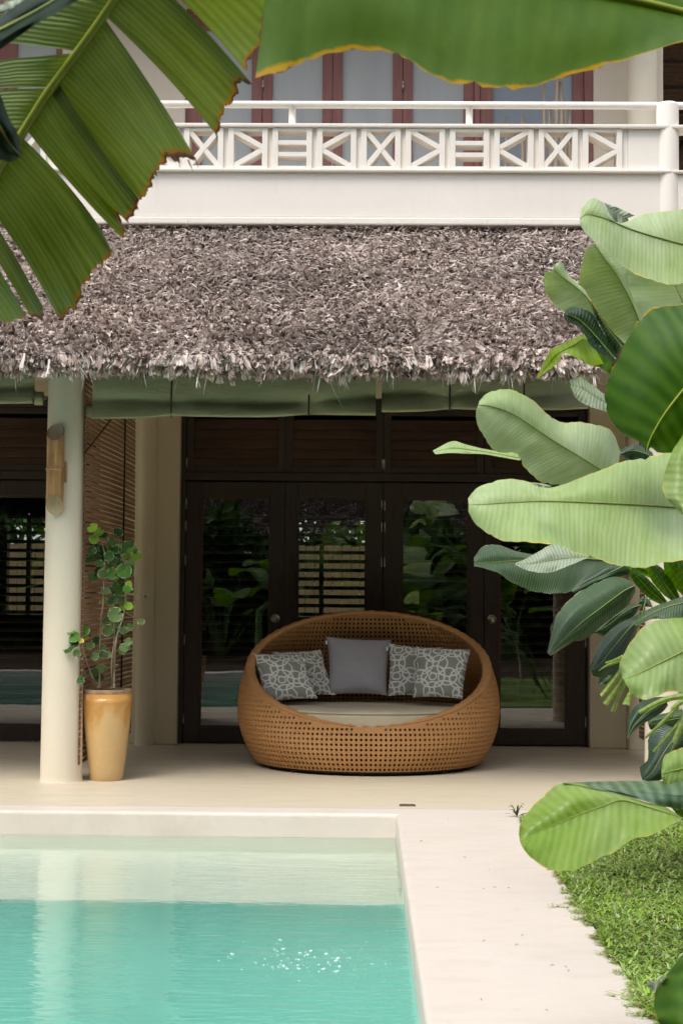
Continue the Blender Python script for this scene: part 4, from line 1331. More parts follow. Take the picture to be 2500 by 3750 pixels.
def perf(name, inset, zlo, flip, mat):
    mb = MB()
    nz = int(1.1 / DZ) + 1
    inn = 0.012 if not flip else -0.012
    for j in range(nz):
        za, zb_ = zlo + j * DZ, zlo + (j + 1) * DZ
        for i in range(NPH):
            p0, p1 = 2 * PI * i / NPH, 2 * PI * (i + 1) / NPH
            zr_ = rim_pt((p0 + p1) / 2).z
            if za >= zr_ - 0.002:
                continue
            ov, iv, bv = [], [], []
            full = zb_ < zr_ - 0.004
            rr_ = 0.30
            for k in range(8):
                a = 2 * PI * (k + 0.5) / 8
                cx_, cz_ = math.cos(a), math.sin(a)
                m_ = max(abs(cx_), abs(cz_))
                ox, oz = 0.5 + 0.5 * cx_ / m_, 0.5 + 0.5 * cz_ / m_
                ov.append(shell(p0 + (p1 - p0) * ox, za + (zb_ - za) * oz, inset))
                iv.append(shell(p0 + (p1 - p0) * (0.5 + rr_ * cx_), za + (zb_ - za) * (0.5 + rr_ * cz_), inset))
                bv.append(shell(p0 + (p1 - p0) * (0.5 + rr_ * 0.9 * cx_), za + (zb_ - za) * (0.5 + rr_ * 0.9 * cz_), inset + inn))
            # corners so that the cell stays closed
            cs = [shell(p0 + (p1 - p0) * u, za + (zb_ - za) * v, inset) for u, v in ((1, 1), (0, 1), (0, 0), (1, 0))]
            vv = ov + iv + bv + cs
            ff = []
            if full:
                for k in range(8):
                    k2 = (k + 1) % 8
                    ff.append((k, k2, 8 + k2, 8 + k)); ff.append((8 + k, 8 + k2, 16 + k2, 16 + k))
                ff += [(0, 24, 1), (2, 25, 3), (4, 26, 5), (6, 27, 7)]
            else:
                ff = [(24, 25, 26, 27)]
            if flip:
                ff = [q[::-1] for q in ff]
            mb.add(vv, ff, False)
    return mb.build(name, mat, bed)
perf('woven_shell', 0.0, 0.03, False, 'wicker')
perf('woven_lining', 0.062, 0.29, True, 'wicker')
core = MB()
rows = []
for z in np.linspace(0.03, 1.08, 20):
    rows.append([shell(2 * PI * i / 64, z, 0.031) for i in range(65)])
core.grid(rows)
core.build('hole_shade_sheet', 'wicker_dark', bed)  # near-black sheet in the hollow, painting the shade behind the holes
rm = MB()
pts = []
for i in range(181):
    ph = 2 * PI * i / 180
    q = rim_pt(ph); o = Vector((math.sin(ph), -math.cos(ph), 0))
    pts.append(q - o * 0.031 + Vector((0, 0, 0.004)))
rows = []
for i in range(181):
    ph = 2 * PI * i / 180
    o = Vector((math.sin(ph), -math.cos(ph), 0))
    tw = 0.003 * math.sin(ph * 120)
    rows.append([pts[i] + o * ((0.0345 + tw) * math.cos(a)) + Vector((0, 0, (0.020 + tw) * math.sin(a))) for a in np.linspace(0, 2 * PI, 13)])
rm.grid(rows)
rm.build('rim', 'wicker', bed)
bs = MB()
rows = []
for z, s in ((0.012, 0.96), (0.03, 0.985), (0.045, 0.99)):
    rows.append([(xbc + 0.808 * s * math.sin(2 * PI * i / 64), YBC - 0.735 * s * math.cos(2 * PI * i / 64), z) for i in range(65)])
bs.grid(rows)
bs.add([(xbc + 0.808 * 0.96 * math.sin(2 * PI * i / 64), YBC - 0.735 * 0.96 * math.cos(2 * PI * i / 64), 0.012) for i in range(64)], [tuple(range(64))])
bs.build('base_frame', 'wicker_dark', bed)
for ph in (-0.7, -0.05, 0.7, 2.4, 3.9):
    lg = MB()
    lg.lathe([(0.016, 0.0), (0.018, 0.004), (0.018, 0.02)], (xbc + 0.79 * math.sin(ph), YBC - 0.69 * math.cos(ph), 0), 14, close=True)
    lg.build('leg', 'dark_metal', bed)
cu = MB()
rows, ztop, zbot = [], 0.415, 0.27
prof = [(0.0, ztop + 0.012), (0.3, ztop + 0.011), (0.6, ztop + 0.009), (0.85, ztop + 0.006), (0.95, ztop + 0.003), (0.985, ztop - 0.002), (1.0, ztop - 0.012), (1.004, ztop - 0.03), (1.006, (ztop + zbot) / 2), (1.0, zbot + 0.02), (0.985, zbot), (0.0, zbot)]
for r_, z in prof:
    rows.append([(xbc + 0.775 * r_ * math.sin(2 * PI * i / 72), 10.93 - 0.605 * r_ * math.cos(2 * PI * i / 72), z + (0.004 * math.sin(i * 0.9) * math.sin(r_ * 9) if 0.2 < r_ < 0.97 else 0)) for i in range(73)])
cu.grid(rows)
cu.build('seat_cushion', 'cushion', bed)
pi_ = MB()
pi_.tube([(xbc + 0.778 * math.sin(2 * PI * i / 90), 10.93 - 0.608 * math.cos(2 * PI * i / 90), ztop - 0.005) for i in range(91)], 0.0045, 6, False)
pi_.build('piping', 'cushion', bed)

# pillows: corner pixels in the 1568-wide crop of the daybed
S_ = lambda x, y: (850 + x * 0.63776, 2200 + y * 0.63776)
def pillow(name, TL, TR, BR_, BL, yt, yb_, th, mat, label, group, tagpx=None, flip=1):
    c = [P(*S_(*TL), yt[0]), P(*S_(*TR), yt[1]), P(*S_(*BR_), yb_[1]), P(*S_(*BL), yb_[0])]
    n = 26
    nr = (c[1] - c[0]).cross(c[3] - c[0]).normalized()
    if nr.y > 0: nr = -nr
    cen = (c[0] + c[1] + c[2] + c[3]) / 4
    root = empty(name, tuple((c[2] + c[3]) / 2), label, 'cushion', group)
    mb = MB()
    for sgn in (1, -1):
        rows, uvs = [], []
        for i in range(n + 1):
            row, uvr = [], []
            for j in range(n + 1):
                u, v = i / n, j / n
                pu, pv = 4 * u * (1 - u), 4 * v * (1 - v)
                q = c[0] * (1 - u) * (1 - v) + c[1] * u * (1 - v) + c[2] * u * v + c[3] * (1 - u) * v
                # sides drawn in between the corners
                q = q + (cen - q) * 0.0
                ex = (c[1] - c[0]); ey = (c[3] - c[0])
                q = q + ex * (0.035 * pv * (1 - 2 * u)) * (abs(1 - 2 * u) ** 2) + ey * (0.035 * pu * (1 - 2 * v)) * (abs(1 - 2 * v) ** 2)
                h = th * (pu * pv) ** 0.42 * (1 + 0.10 * math.sin(5 * u + 3 * v + flip * 2))
                h += 0.006 * math.sin(11 * u + 2 * flip) * math.sin(9 * v) * pu * pv
                row.append(q + nr * (h * sgn)); uvr.append((u * (1 if flip > 0 else -1), v * 1.0))
            rows.append(row); uvs.append(uvr)
        mb.grid(rows, True, uvs)
    body = mb.build('cover', mat, root)
    if tagpx:
        t = P(*S_(*tagpx), min(yt) - 0.01)
        g_ = MB(); g_.box(t.x - 0.006, t.x + 0.005, t.y - 0.001, t.y + 0.001, t.z - 0.014, t.z + 0.014); g_.build('care_tag', 'foam', root)
    return root
pillow('pillow', (540, 205), (914, 222), (888, 545), (550, 540), (11.33, 11.33), (11.10, 11.10), 0.085, 'grey_fabric', 'plain grey square pillow in the middle of the daybed', 'pillows on the daybed', (541, 240))
pillow('pillow', (228, 292), (512, 280), (594, 542), (300, 555), (11.22, 11.30), (11.02, 11.10), 0.06, 'rings', 'ring patterned pillow tucked behind another, directly left of the plain grey pillow', 'pillows on the daybed', None, 1)
pillow('pillow', (112, 300), (416, 312), (492, 562), (188, 582), (11.00, 11.06), (10.78, 10.84), 0.07, 'rings', 'ring patterned pillow in front at the left end of the daybed', 'pillows on the daybed', (413, 342), -1)
pillow('pillow', (896, 243), (1212, 268), (1170, 556), (890, 548), (11.28, 11.22), (11.08, 11.02), 0.06, 'rings', 'ring patterned pillow tucked behind another, directly right of the plain grey pillow', 'pillows on the daybed', (889, 275), 1)
pillow('pillow', (1056, 262), (1370, 278), (1322, 566), (1032, 556), (11.06, 11.00), (10.84, 10.78), 0.07, 'rings', 'ring patterned pillow in front at the right end of the daybed', 'pillows on the daybed', None, -1)

# ------------------------------------------------------------------ small things on the deck
dr = PZ(1491, 2950, 0)
drn = empty('floor_drain', tuple(dr), 'small dark rectangular drain set in the deck near the pool corner', 'drain')
q = MB(); q.box(dr.x - 0.046, dr.x + 0.046, dr.y - 0.033, dr.y + 0.033, -0.004, 0.003); q.build('drain_frame', 'dark_metal', drn)
q = MB()
for k in range(5):
    q.box(dr.x - 0.036, dr.x + 0.036, dr.y - 0.026 + k * 0.012, dr.y - 0.021 + k * 0.012, 0.003, 0.006)
q.build('grille', 'metal', drn)
lt = MB()
for (px, py) in [(1790, 3185), (1860, 3252), (1768, 3255), (1770, 3445), (1810, 3250), (1700, 3140), (2070, 3540), (2020, 3535), (1760, 3660), (1955, 2992), (1910, 3425), (1890, 3460), (2080, 3555), (1600, 3250), (2000, 3700), (1640, 3000), (1540, 3080)]:
    c = PZ(px, py, 0.002); a = random.uniform(0, PI); l = random.uniform(0.004, 0.012)
    dv = Vector((math.cos(a), math.sin(a), 0)) * l
    lt.tube([c - dv, c + Vector((0, 0, 0.003)), c + dv + Vector((0.002, 0.002, 0))], [0.0006, 0.0011, 0.0005], 5)
tag(lt.build('litter', 'litter'), 'tiny dry leaf bits scattered on the pale deck', 'litter', kind='stuff')
wd = empty('weed', tuple(PZ(1892, 2992, 0)), 'small green weed sprouting from a crack in the deck', 'weed')
mb = MB(); tl = []
for k in range(12):
    a = random.uniform(0, 2 * PI); l = random.uniform(0.04, 0.085); z = random.uniform(0.01, 0.085)
    b0 = Vector(wd.location); dv = Vector((math.cos(a), math.sin(a) * 0.6, 0)); sd_ = Vector((-dv.y, dv.x, 0.3)).normalized() * 0.006
    rows = [[b0 + dv * (l * t) + Vector((0, 0, z * math.sin(t * 2.2))) - sd_ * math.sin(PI * min(1, t * 0.93 + 0.05)), b0 + dv * (l * t) + Vector((0, 0, z * math.sin(t * 2.2) + 0.001)), b0 + dv * (l * t) + Vector((0, 0, z * math.sin(t * 2.2))) + sd_ * math.sin(PI * min(1, t * 0.93 + 0.05))] for t in np.linspace(0, 1, 7)]
    mb.grid(rows); tl += [(0.06 * random.uniform(0.7, 1.3), 0.10, 0.03, 1)] * 21
mb.build('foliage', 'grass', wd, tones=tl)

# lawn --------------------------------------------------------------
ls = MB()
ls.add([(XL, -2, -0.02), (7, -2, -0.02), (7, YP - 0.05, -0.02), (XL, YP - 0.05, -0.02)], [(0, 1, 2, 3)])
tag(ls.build('lawn_soil', 'soil'), None, None, kind='structure')
def grass():
    g_ = np.random.default_rng(5)
    n = 90000
    # the strip the picture shows, denser near the front
    Y = 3.4 + (YP - 0.1 - 3.4) * g_.uniform(0, 1, n) ** 1.15
    X = XL - 0.01 + g_.uniform(0, 1, n) ** 1.25 * 2.0
    edge = XL + 0.025 * np.sin(Y * 9) + 0.02 * np.sin(Y * 23 + 1) + 0.012 * np.sin(Y * 57)
    X = np.maximum(X, edge + g_.normal(0.0, 0.012, n))
    # runners creeping over the kerb
    m_ = 2600
    yr = g_.uniform(3.6, 7.2, 64); lenr = g_.gamma(1.6, 0.022, 64)
    idx = g_.integers(0, 64, m_)
    Xr = XL - g_.uniform(0, 1, m_) * lenr[idx]; Yr = yr[idx] + g_.normal(0, 0.014, m_) + (XL - Xr) * g_.normal(0, 0.25, 64)[idx]
    X = np.concatenate([X, Xr]); Y = np.concatenate([Y, Yr]); n = len(X)
    run = np.arange(n) >= n - m_
    az = g_.uniform(0, 2 * PI, n)
    el = np.where(run, g_.uniform(0.05, 0.5, n), g_.uniform(0.05, 0.85, n))
    dv = np.stack([np.cos(az) * np.cos(el), np.sin(az) * np.cos(el), np.sin(el)], 1)
    sd_ = np.stack([-np.sin(az), np.cos(az), np.zeros(n)], 1)
    nn = np.cross(sd_, dv); nn *= np.sign(nn[:, 2:3] + 1e-9)
    L = np.where(run, g_.uniform(0.012, 0.026, n), g_.uniform(0.018, 0.040, n)); W = np.where(run, g_.uniform(0.003, 0.006, n), g_.uniform(0.0045, 0.0105, n))
    z0 = np.where(run, g_.uniform(0.0, 0.010, n), g_.uniform(-0.018, 0.016, n) + 0.008 * np.sin(X * 9) * np.sin(Y * 7))
    root = np.stack([X, Y, z0], 1)
    pal = np.array([(0.28, 0.44, 0.05), (0.20, 0.35, 0.045), (0.38, 0.51, 0.12), (0.44, 0.54, 0.26), (0.45, 0.38, 0.17)])
    ci = np.where(run, g_.choice(5, n, p=[0.2, 0.1, 0.2, 0.2, 0.3]), g_.choice(5, n, p=[0.34, 0.26, 0.22, 0.15, 0.03]))
    patch = 0.85 + 0.22 * np.sin(X * 3.1 + 1.2 * np.sin(Y * 2.2)) * np.sin(Y * 2.7 + X)
    tone = pal[ci] * (g_.uniform(0.75, 1.25, n) * patch)[:, None]
    V, Q, T = strips(root, dv, sd_, nn, L, W, L * 0.12, -L * g_.uniform(0.1, 0.55, n), g_.uniform(-0.1, 0.45, n), tone, 4, 0.12)
    return np_mesh('lawn', V, Q, 'grass', None, T, True)
tag(grass(), 'broad bladed green carpet grass creeping over the deck edge', 'grass', kind='stuff')

# ------------------------------------------------------------------ balcony poles
for (px, py, lean, r_) in ((1853, 428, -6, 0.012), (1912, 425, 5, 0.017), (1990, 310, -4, 0.016), (2008, 370, 8, 0.015), (2038, 235, -10, 0.020), (2052, 300, 10, 0.019), (2067, 370, 14, 0.015), (2014, 390, -8, 0.012), (2084, 400, 6, 0.016)):
    top = P(px, py, 11.9); bot = P(px + lean, 700, 11.75)
    bot.z = ZF
    pm = MB()
    mid_ = (top + bot) / 2 + Vector((random.uniform(-0.012, 0.012), 0, 0))
    pts = [Vector(q) for q in catmull([bot, mid_, top], 6)]
    pm.tube(pts, [r_ * (1.1 - 0.45 * i / len(pts)) * (1 + 0.06 * math.sin(i * 2.1)) for i in range(len(pts))], 9)
    lab = 'short bare wooden pole standing on the balcony, apart from the bundle' if px < 1950 else 'bleached wooden pole in the bundle leaning at the right balcony door'
    tag(pm.build('wooden_pole', 'pole'), lab, 'pole', 'bare wooden poles on the balcony')

# ------------------------------------------------------------------ big leaves
def cr(ox, oy, s): return lambda x, y: (ox + x * s, oy + y * s)
CA, CB_, CC, CD, CE = cr(1500, 700, .63776), cr(1500, 1500, .63776), cr(1750, 2150, .47832), cr(1750, 2750, .47832), cr(0, 0, .63776)
ID = cr(0, 0, 1.0)

def paddle(parent, crop, rows, d0, d1, eu, el, mat, bulge=0.02, rip=0.012, fr=2.2, rib='rib_pale', rr=0.006, curveu=0.0, stalk=None, per=6, nv=12, tipd=0.0, name='leaf', wrk=0.001):
    """rows tip -> base: (mid x,y, upper edge x,y, lower edge x,y) in crop pixels; d = distance"""
    n = len(rows)
    ctrl = []
    for i, r in enumerate(rows):
        t = i / (n - 1)
        dm = d0 + (d1 - d0) * t + tipd * (1 - t) ** 2
        m_, u_, l_ = crop(r[0], r[1]), crop(r[2], r[3]), crop(r[4], r[5])
        ctrl.append(list(m_) + [dm] + list(u_) + [dm + eu] + list(l_) + [dm + el])
    cs = catmull(ctrl, per)
    mb = MB()
    midpts = [P(c[0], c[1], c[2]) for c in cs]
    ln = [0.0]
    for i in range(1, len(midpts)):
        ln.append(ln[-1] + (midpts[i] - midpts[i - 1]).length)
    ph = random.uniform(0, 6)
    for k, off in ((3, 1), (6, 2)):
        rws, uvs = [], []
        for i, c in enumerate(cs):
            t = i / (len(cs) - 1)
            row, uvr = [], []
            ej = 1 + 0.012 * math.sin(ln[i] * 60 + ph * off) + 0.009 * math.sin(ln[i] * 170 + off) - (0.035 if random.random() < 0.05 else 0.0)
            for j in range(nv + 1):
                v = j / nv
                if j == nv: v = ej
                px = c[0] + (c[k] - c[0]) * v; py = c[1] + (c[k + 1] - c[1]) * v
                Y = c[2] + (c[k + 2] - c[2]) * v ** 1.4 - 0.5 * bulge * max(0.0, math.sin(PI * v)) ** 1.6 * (0.4 + 0.6 * math.sin(PI * min(1, t * 1.1 + 0.02)))
                Y += rip * v * v * math.sin(2 * PI * fr * t + ph + off * 1.7) + wrk * math.sin(ln[i] * 55 + ph) * v
                row.append(P(px, py, Y)); uvr.append((ln[i], min(v, 1.0)))
            rws.append(row); uvs.append(uvr)
        mb.grid(rws, True, uvs)
    o = mb.build(name, mat, parent)
    if rib:
        rbm = MB()
        L_ = len(midpts)
        pts = [q + Vector((0, -rr * 0.2, 0)) for q in midpts]
        rbm.tube(pts, [rr * 0.62 * (0.2 + 0.8 * (i / L_)) for i in range(L_)], 8)
        rbm.build('midrib', rib, o)
    if stalk is not None:
        sm = MB()
        a = midpts[-1]; dirn = (midpts[-1] - midpts[-3]).normalized()
        b_ = Vector(stalk)
        dl = (b_ - a).length
        pts = [Vector(q) for q in catmull([a, a + dirn * min(0.22, dl * 0.25) + Vector((0, 0, -0.03)), a * 0.35 + b_ * 0.65 + Vector((0, 0, 0.1)), b_], 6)]
        sm.tube(pts, [rr * (1.0 + 0.8 * i / len(pts)) for i in range(len(pts))], 8)
        sm.build('stalk', 'stalk', parent)
    return o

# --- right: calathea clumps
near = empty('calathea_plant', (1.75, 4.6, 0), 'tall paddle leaved plant with pale yellow rimmed leaves reaching in from the right', 'plant')
B1 = (1.75, 4.6, -0.02)
rows = [(975,160,985,100,975,190),(1010,135,1040,42,1000,232),(1060,140,1100,60,1050,282),(1140,165,1150,138,1130,345),(1230,205,1200,186,1220,430),(1330,240,1262,165,1330,490),(1440,272,1370,125,1440,525),(1568,305,1568,105,1568,532),(1750,340,1760,90,1760,470)]
paddle(near, CA, rows, 4.35, 4.6, 0.10, -0.12, 'pale_leaf', 0.03, rr=0.006, stalk=(2.3, 4.8, -0.02), tipd=0.05)
fold = [(1112,66,1125,70,1145,130),(1150,100,1180,90,1168,165),(1200,135,1235,115,1205,185),(1250,155,1290,140,1255,170)]
paddle(near, CA, fold, 4.45, 4.5, 0.02, 0.0, 'silver_leaf', 0.0, rib=None)
rows = [(1055,300,1020,318,1082,304),(1110,380,988,400,1162,370),(1170,460,974,520,1236,440),(1225,550,1022,602,1251,520),(1270,640,1090,710,1276,600),(1310,740,1160,802,1316,700),(1330,850,1236,882,1347,820)]
paddle(near, CA, rows, 4.75, 4.95, -0.05, 0.10, 'pale_leaf', 0.02, rr=0.0045, stalk=(2.25, 4.9, -0.02))
rows = [(1500,470,1225,425,1620,450),(1530,560,1250,560,1680,560),(1570,650,1300,700,1700,660),(1620,760,1340,820,1740,760)]
paddle(near, CA, rows, 5.05, 5.2, 0.05, 0.05, 'pale_leaf', 0.02, rr=0.0045, stalk=(2.35, 5.2, -0.02))
rows = [(822,445,812,458,838,414),(860,480,780,465,872,415),(905,515,764,510,902,470),(950,550,784,580,942,512),(990,585,824,645,986,550),(1025,625,886,693,1030,598),(1048,670,960,662,1052,655),(1060,712,1036,716,1068,700)]
paddle(near, CA, rows, 5.0, 5.15, -0.03, 0.04, 'pale_leaf', 0.015, rr=0.004)
rows = [(1042,622,1038,640,1045,600),(1095,725,1075,742,1117,715),(1155,815,1130,842,1182,792),(1215,892,1190,938,1242,852)]
paddle(near, CA, rows, 5.0, 5.0, 0.02, 0.02, 'dark_leaf', 0.01, rr=0.003)
rows = [(884,708,890,690,882,720),(925,715,932,664,900,748),(975,742,987,674,950,772),(1030,792,1060,715,1000,820),(1090,860,1102,800,1050,900),(1180,965,1197,925,1175,985)]
paddle(near, CA, rows, 4.95, 5.0, 0.03, 0.03, 'shade_leaf', 0.012, rr=0.004)
rows = [(728,1072,727,1070,732,1074),(775,1020,780,960,790,1030),(830,950,815,905,850,985),(885,915,870,878,880,930),(950,880,930,850,960,960),(1000,850,985,825,1040,1000),(1060,900,1010,815,1110,990)]
paddle(near, CA, rows, 5.2, 5.2, -0.05, 0.06, 'bright_leaf', 0.012, rr=0.004)
rows = [(1005,870,1000,830,1000,900),(1040,930,1030,850,1030,985),(1100,970,1090,890,1080,1010),(1160,1000,1170,920,1150,1050)]
paddle(near, CA, rows, 5.3, 5.3, 0.0, 0.0, 'deep_leaf', 0.01, rib=None)
rows = [(1358,1500,1354,1497,1363,1497),(1360,1480,1320,1440,1385,1470),(1375,1430,1222,1396,1420,1500),(1400,1380,1135,1290,1480,1505),(1440,1310,1120,1140,1540,1490),(1500,1225,1192,965,1620,1450),(1568,1140,1288,772,1720,1380),(1640,1050,1400,674,1800,1290),(1720,950,1540,651,1880,1180),(1800,850,1640,640,1950,1050)]
paddle(near, CA, rows, 3.7, 3.7, 0.08, 0.10, 'deep_leaf', 0.03, rr=0.0075, rib='rib', stalk=(2.05, 4.0, 0.9))
rows = [(918,1105,915,1085,922,1125),(985,1130,975,1069,955,1190),(1050,1170,1040,1108,1030,1236),(1130,1215,1120,1170,1125,1265),(1200,1250,1200,1210,1200,1290)]
paddle(near, CA, rows, 5.2, 5.1, 0.04, -0.02, 'silver_leaf', 0.01, rr=0.003)
rows = [(392,1228,398,1205,379,1260),(450,1232,440,1164,382,1320),(520,1250,520,1137,405,1375),(600,1285,612,1150,445,1440),(690,1343,702,1200,500,1499),(780,1405,788,1278,600,1504),(870,1462,862,1325,650,1572),(960,1517,962,1327,720,1650),(1040,1567,1072,1342,800,1682),(1110,1610,1162,1385,900,1690),(1180,1650,1208,1500,1050,1700)]
paddle(near, CA, rows, 4.3, 4.75, 0.10, -0.10, 'pale_leaf', 0.03, rr=0.005, stalk=B1)
rows = [(135,243,132,235,148,257),(240,222,240,182,226,249),(340,230,322,200,320,253),(450,245,440,228,430,257),(640,280,620,250,630,292)]
paddle(near, CB_, rows, 4.6, 4.7, 0.04, -0.03, 'pale_leaf', 0.008, rr=0.003)
rows = [(337,547,333,510,335,585),(400,545,385,450,375,655),(480,540,490,409,450,712),(580,533,592,400,560,758),(700,527,702,418,690,760),(820,526,800,448,830,778),(950,530,960,400,950,820),(1100,536,1110,340,1080,858),(1250,543,1255,291,1230,902),(1400,552,1400,268,1380,900),(1560,565,1560,225,1568,860),(1700,580,1700,250,1720,830)]
paddle(near, CB_, rows, 3.55, 3.95, 0.14, -0.16, 'pale_leaf', 0.045, rr=0.0055, stalk=(1.75, 4.5, 0.3), tipd=0.12)
fold = [(700,421,700,418,720,436),(750,432,760,424,755,445),(800,443,815,438,800,450)]
paddle(near, CB_, fold, 3.6, 3.6, 0.02, 0.0, 'silver_leaf', 0.0, rib=None)
rows = [(1600,120,1570,138,1700,150),(1590,250,1500,250,1700,250),(1580,380,1458,380,1700,380),(1580,500,1465,500,1700,500),(1580,610,1560,600,1650,610)]
paddle(near, CB_, rows, 3.5, 3.4, 0.03, 0.03, 'bright_leaf', 0.02, rib=None)
rows = [(1105,702,1094,682,1116,716),(1160,690,1077,620,1150,775),(1230,660,1100,540,1210,843),(1310,620,1150,440,1290,863),(1400,575,1240,330,1380,828),(1490,530,1350,260,1470,796),(1590,480,1480,237,1600,830),(1720,420,1640,235,1760,820)]
paddle(near, CC, rows, 3.35, 3.5, 0.08, -0.06, 'bright_leaf', 0.03, rr=0.004, stalk=(1.5, 4.0, 0.3), tipd=0.05)
rows = [(1400,1430,1398,1400,1402,1462),(1470,1410,1430,1288,1440,1540),(1560,1390,1540,1235,1540,1600),(1700,1360,1680,1200,1700,1600)]
paddle(near, CC, rows, 3.15, 3.25, 0.06, -0.04, 'bright_leaf', 0.02, rr=0.004)
rows = [(318,690,310,640,335,732),(420,640,326,540,378,792),(540,585,400,440,480,872),(680,525,500,345,600,923),(820,468,605,252,740,907),(960,420,770,252,880,843),(1080,378,930,295,1050,770),(1200,400,1120,345,1180,671),(1330,440,1280,392,1330,642),(1460,480,1430,428,1470,570),(1560,515,1540,500,1556,520)]
paddle(near, CD, rows, 2.85, 3.05, 0.06, -0.10, 'bright_leaf', 0.03, rr=0.003, tipd=0.05)
rows = [(650,246,640,244,690,249),(790,262,780,239,860,285),(925,275,900,233,1000,312),(1090,292,1050,230,1150,352),(1250,310,1200,228,1300,392),(1430,330,1400,228,1450,432),(1620,345,1620,228,1600,452)]
paddle(near, CD, rows, 3.0, 3.1, 0.10, -0.01, 'flap_leaf', 0.015, rib=None, stalk=(1.3, 3.6, 0.0))
rows = [(1480,440,1475,432,1490,450),(1520,470,1530,430,1540,515),(1600,480,1600,420,1620,560)]
paddle(near, CD, rows, 3.3, 3.3, 0, 0, 'deep_leaf', 0.01, rib=None)
# corner leaf close to the camera
corner = empty('calathea_plant', (0.95, 2.2, 0), 'dark green leaf close to the camera at the lower right corner over the lawn', 'plant')
rows = [(1640,1480,1575,1550,1800,1480),(1650,1620,1462,1680,1850,1600),(1640,1760,1398,1765,1850,1750),(1630,1880,1350,1870,1850,1900),(1640,2010,1345,1990,1850,2050),(1690,2150,1385,2105,1900,2200)]
paddle(corner, CD, rows, 2.1, 2.0, 0.05, 0.02, 'deep_leaf', 0.03, rr=0.006, stalk=(0.98, 2.2, -0.02))
rows = [(1297,1752,1294,1748,1300,1800),(1345,1778,1345,1760,1340,1845),(1390,1760,1400,1738,1385,1800),(1440,1705,1452,1688,1440,1722)]
paddle(corner, CD, rows, 2.12, 2.08, 0.01, 0.0, 'silver_leaf', 0.004, rib=None)

# --- behind it, darker clump in the shade
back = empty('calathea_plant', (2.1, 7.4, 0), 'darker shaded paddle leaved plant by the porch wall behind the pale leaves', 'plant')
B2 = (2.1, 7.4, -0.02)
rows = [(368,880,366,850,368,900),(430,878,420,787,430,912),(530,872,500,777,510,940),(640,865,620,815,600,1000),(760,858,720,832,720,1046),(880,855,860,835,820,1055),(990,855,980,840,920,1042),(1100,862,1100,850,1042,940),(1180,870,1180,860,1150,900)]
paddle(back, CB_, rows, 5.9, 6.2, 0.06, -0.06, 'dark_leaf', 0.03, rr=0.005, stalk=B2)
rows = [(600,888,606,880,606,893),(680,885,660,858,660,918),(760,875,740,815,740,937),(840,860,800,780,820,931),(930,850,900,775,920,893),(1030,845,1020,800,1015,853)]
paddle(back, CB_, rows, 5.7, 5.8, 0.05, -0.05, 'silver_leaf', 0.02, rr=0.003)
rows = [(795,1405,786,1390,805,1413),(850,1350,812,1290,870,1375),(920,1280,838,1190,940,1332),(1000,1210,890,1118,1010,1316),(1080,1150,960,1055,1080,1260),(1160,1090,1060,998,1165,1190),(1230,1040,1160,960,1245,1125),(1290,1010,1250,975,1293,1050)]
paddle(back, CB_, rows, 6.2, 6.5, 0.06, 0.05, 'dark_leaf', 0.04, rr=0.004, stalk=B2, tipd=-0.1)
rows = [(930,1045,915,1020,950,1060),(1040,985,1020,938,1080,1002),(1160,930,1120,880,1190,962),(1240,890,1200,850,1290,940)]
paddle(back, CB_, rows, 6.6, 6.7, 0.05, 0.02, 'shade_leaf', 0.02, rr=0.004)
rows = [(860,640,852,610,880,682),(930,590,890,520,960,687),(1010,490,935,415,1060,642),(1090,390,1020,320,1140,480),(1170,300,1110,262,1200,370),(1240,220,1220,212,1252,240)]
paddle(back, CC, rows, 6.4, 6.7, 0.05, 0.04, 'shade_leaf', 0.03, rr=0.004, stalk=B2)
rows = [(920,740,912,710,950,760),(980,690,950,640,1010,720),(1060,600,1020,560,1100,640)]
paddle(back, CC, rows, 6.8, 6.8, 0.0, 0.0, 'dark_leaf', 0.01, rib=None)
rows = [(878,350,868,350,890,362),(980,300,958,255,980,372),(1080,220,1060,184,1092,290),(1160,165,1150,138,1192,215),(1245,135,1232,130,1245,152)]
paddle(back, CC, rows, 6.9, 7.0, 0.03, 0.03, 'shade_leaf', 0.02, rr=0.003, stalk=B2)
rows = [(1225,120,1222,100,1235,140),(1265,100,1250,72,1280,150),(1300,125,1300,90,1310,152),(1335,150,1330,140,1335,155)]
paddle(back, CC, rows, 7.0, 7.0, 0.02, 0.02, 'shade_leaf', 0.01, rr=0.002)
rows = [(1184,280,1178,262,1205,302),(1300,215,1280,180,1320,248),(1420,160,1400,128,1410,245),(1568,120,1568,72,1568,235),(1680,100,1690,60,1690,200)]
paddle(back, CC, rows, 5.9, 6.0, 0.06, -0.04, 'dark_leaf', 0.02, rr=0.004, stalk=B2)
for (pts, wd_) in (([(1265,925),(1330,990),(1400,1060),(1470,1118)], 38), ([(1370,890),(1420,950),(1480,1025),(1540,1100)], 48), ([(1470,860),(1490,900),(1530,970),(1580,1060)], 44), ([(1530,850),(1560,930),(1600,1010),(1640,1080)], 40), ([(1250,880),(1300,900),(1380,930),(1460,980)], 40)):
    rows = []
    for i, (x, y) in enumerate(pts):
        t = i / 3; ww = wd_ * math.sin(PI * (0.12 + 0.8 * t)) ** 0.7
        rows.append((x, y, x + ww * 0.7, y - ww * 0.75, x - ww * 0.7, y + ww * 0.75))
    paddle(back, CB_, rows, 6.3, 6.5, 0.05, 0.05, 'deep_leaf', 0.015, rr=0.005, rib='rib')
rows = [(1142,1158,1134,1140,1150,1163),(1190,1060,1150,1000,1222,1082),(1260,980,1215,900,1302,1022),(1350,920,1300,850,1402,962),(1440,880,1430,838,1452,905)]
paddle(back, CC, rows, 7.3, 7.5, 0.04, 0.04, 'shade_leaf', 0.03, rr=0.004, stalk=(2.3, 7.8, -0.02))
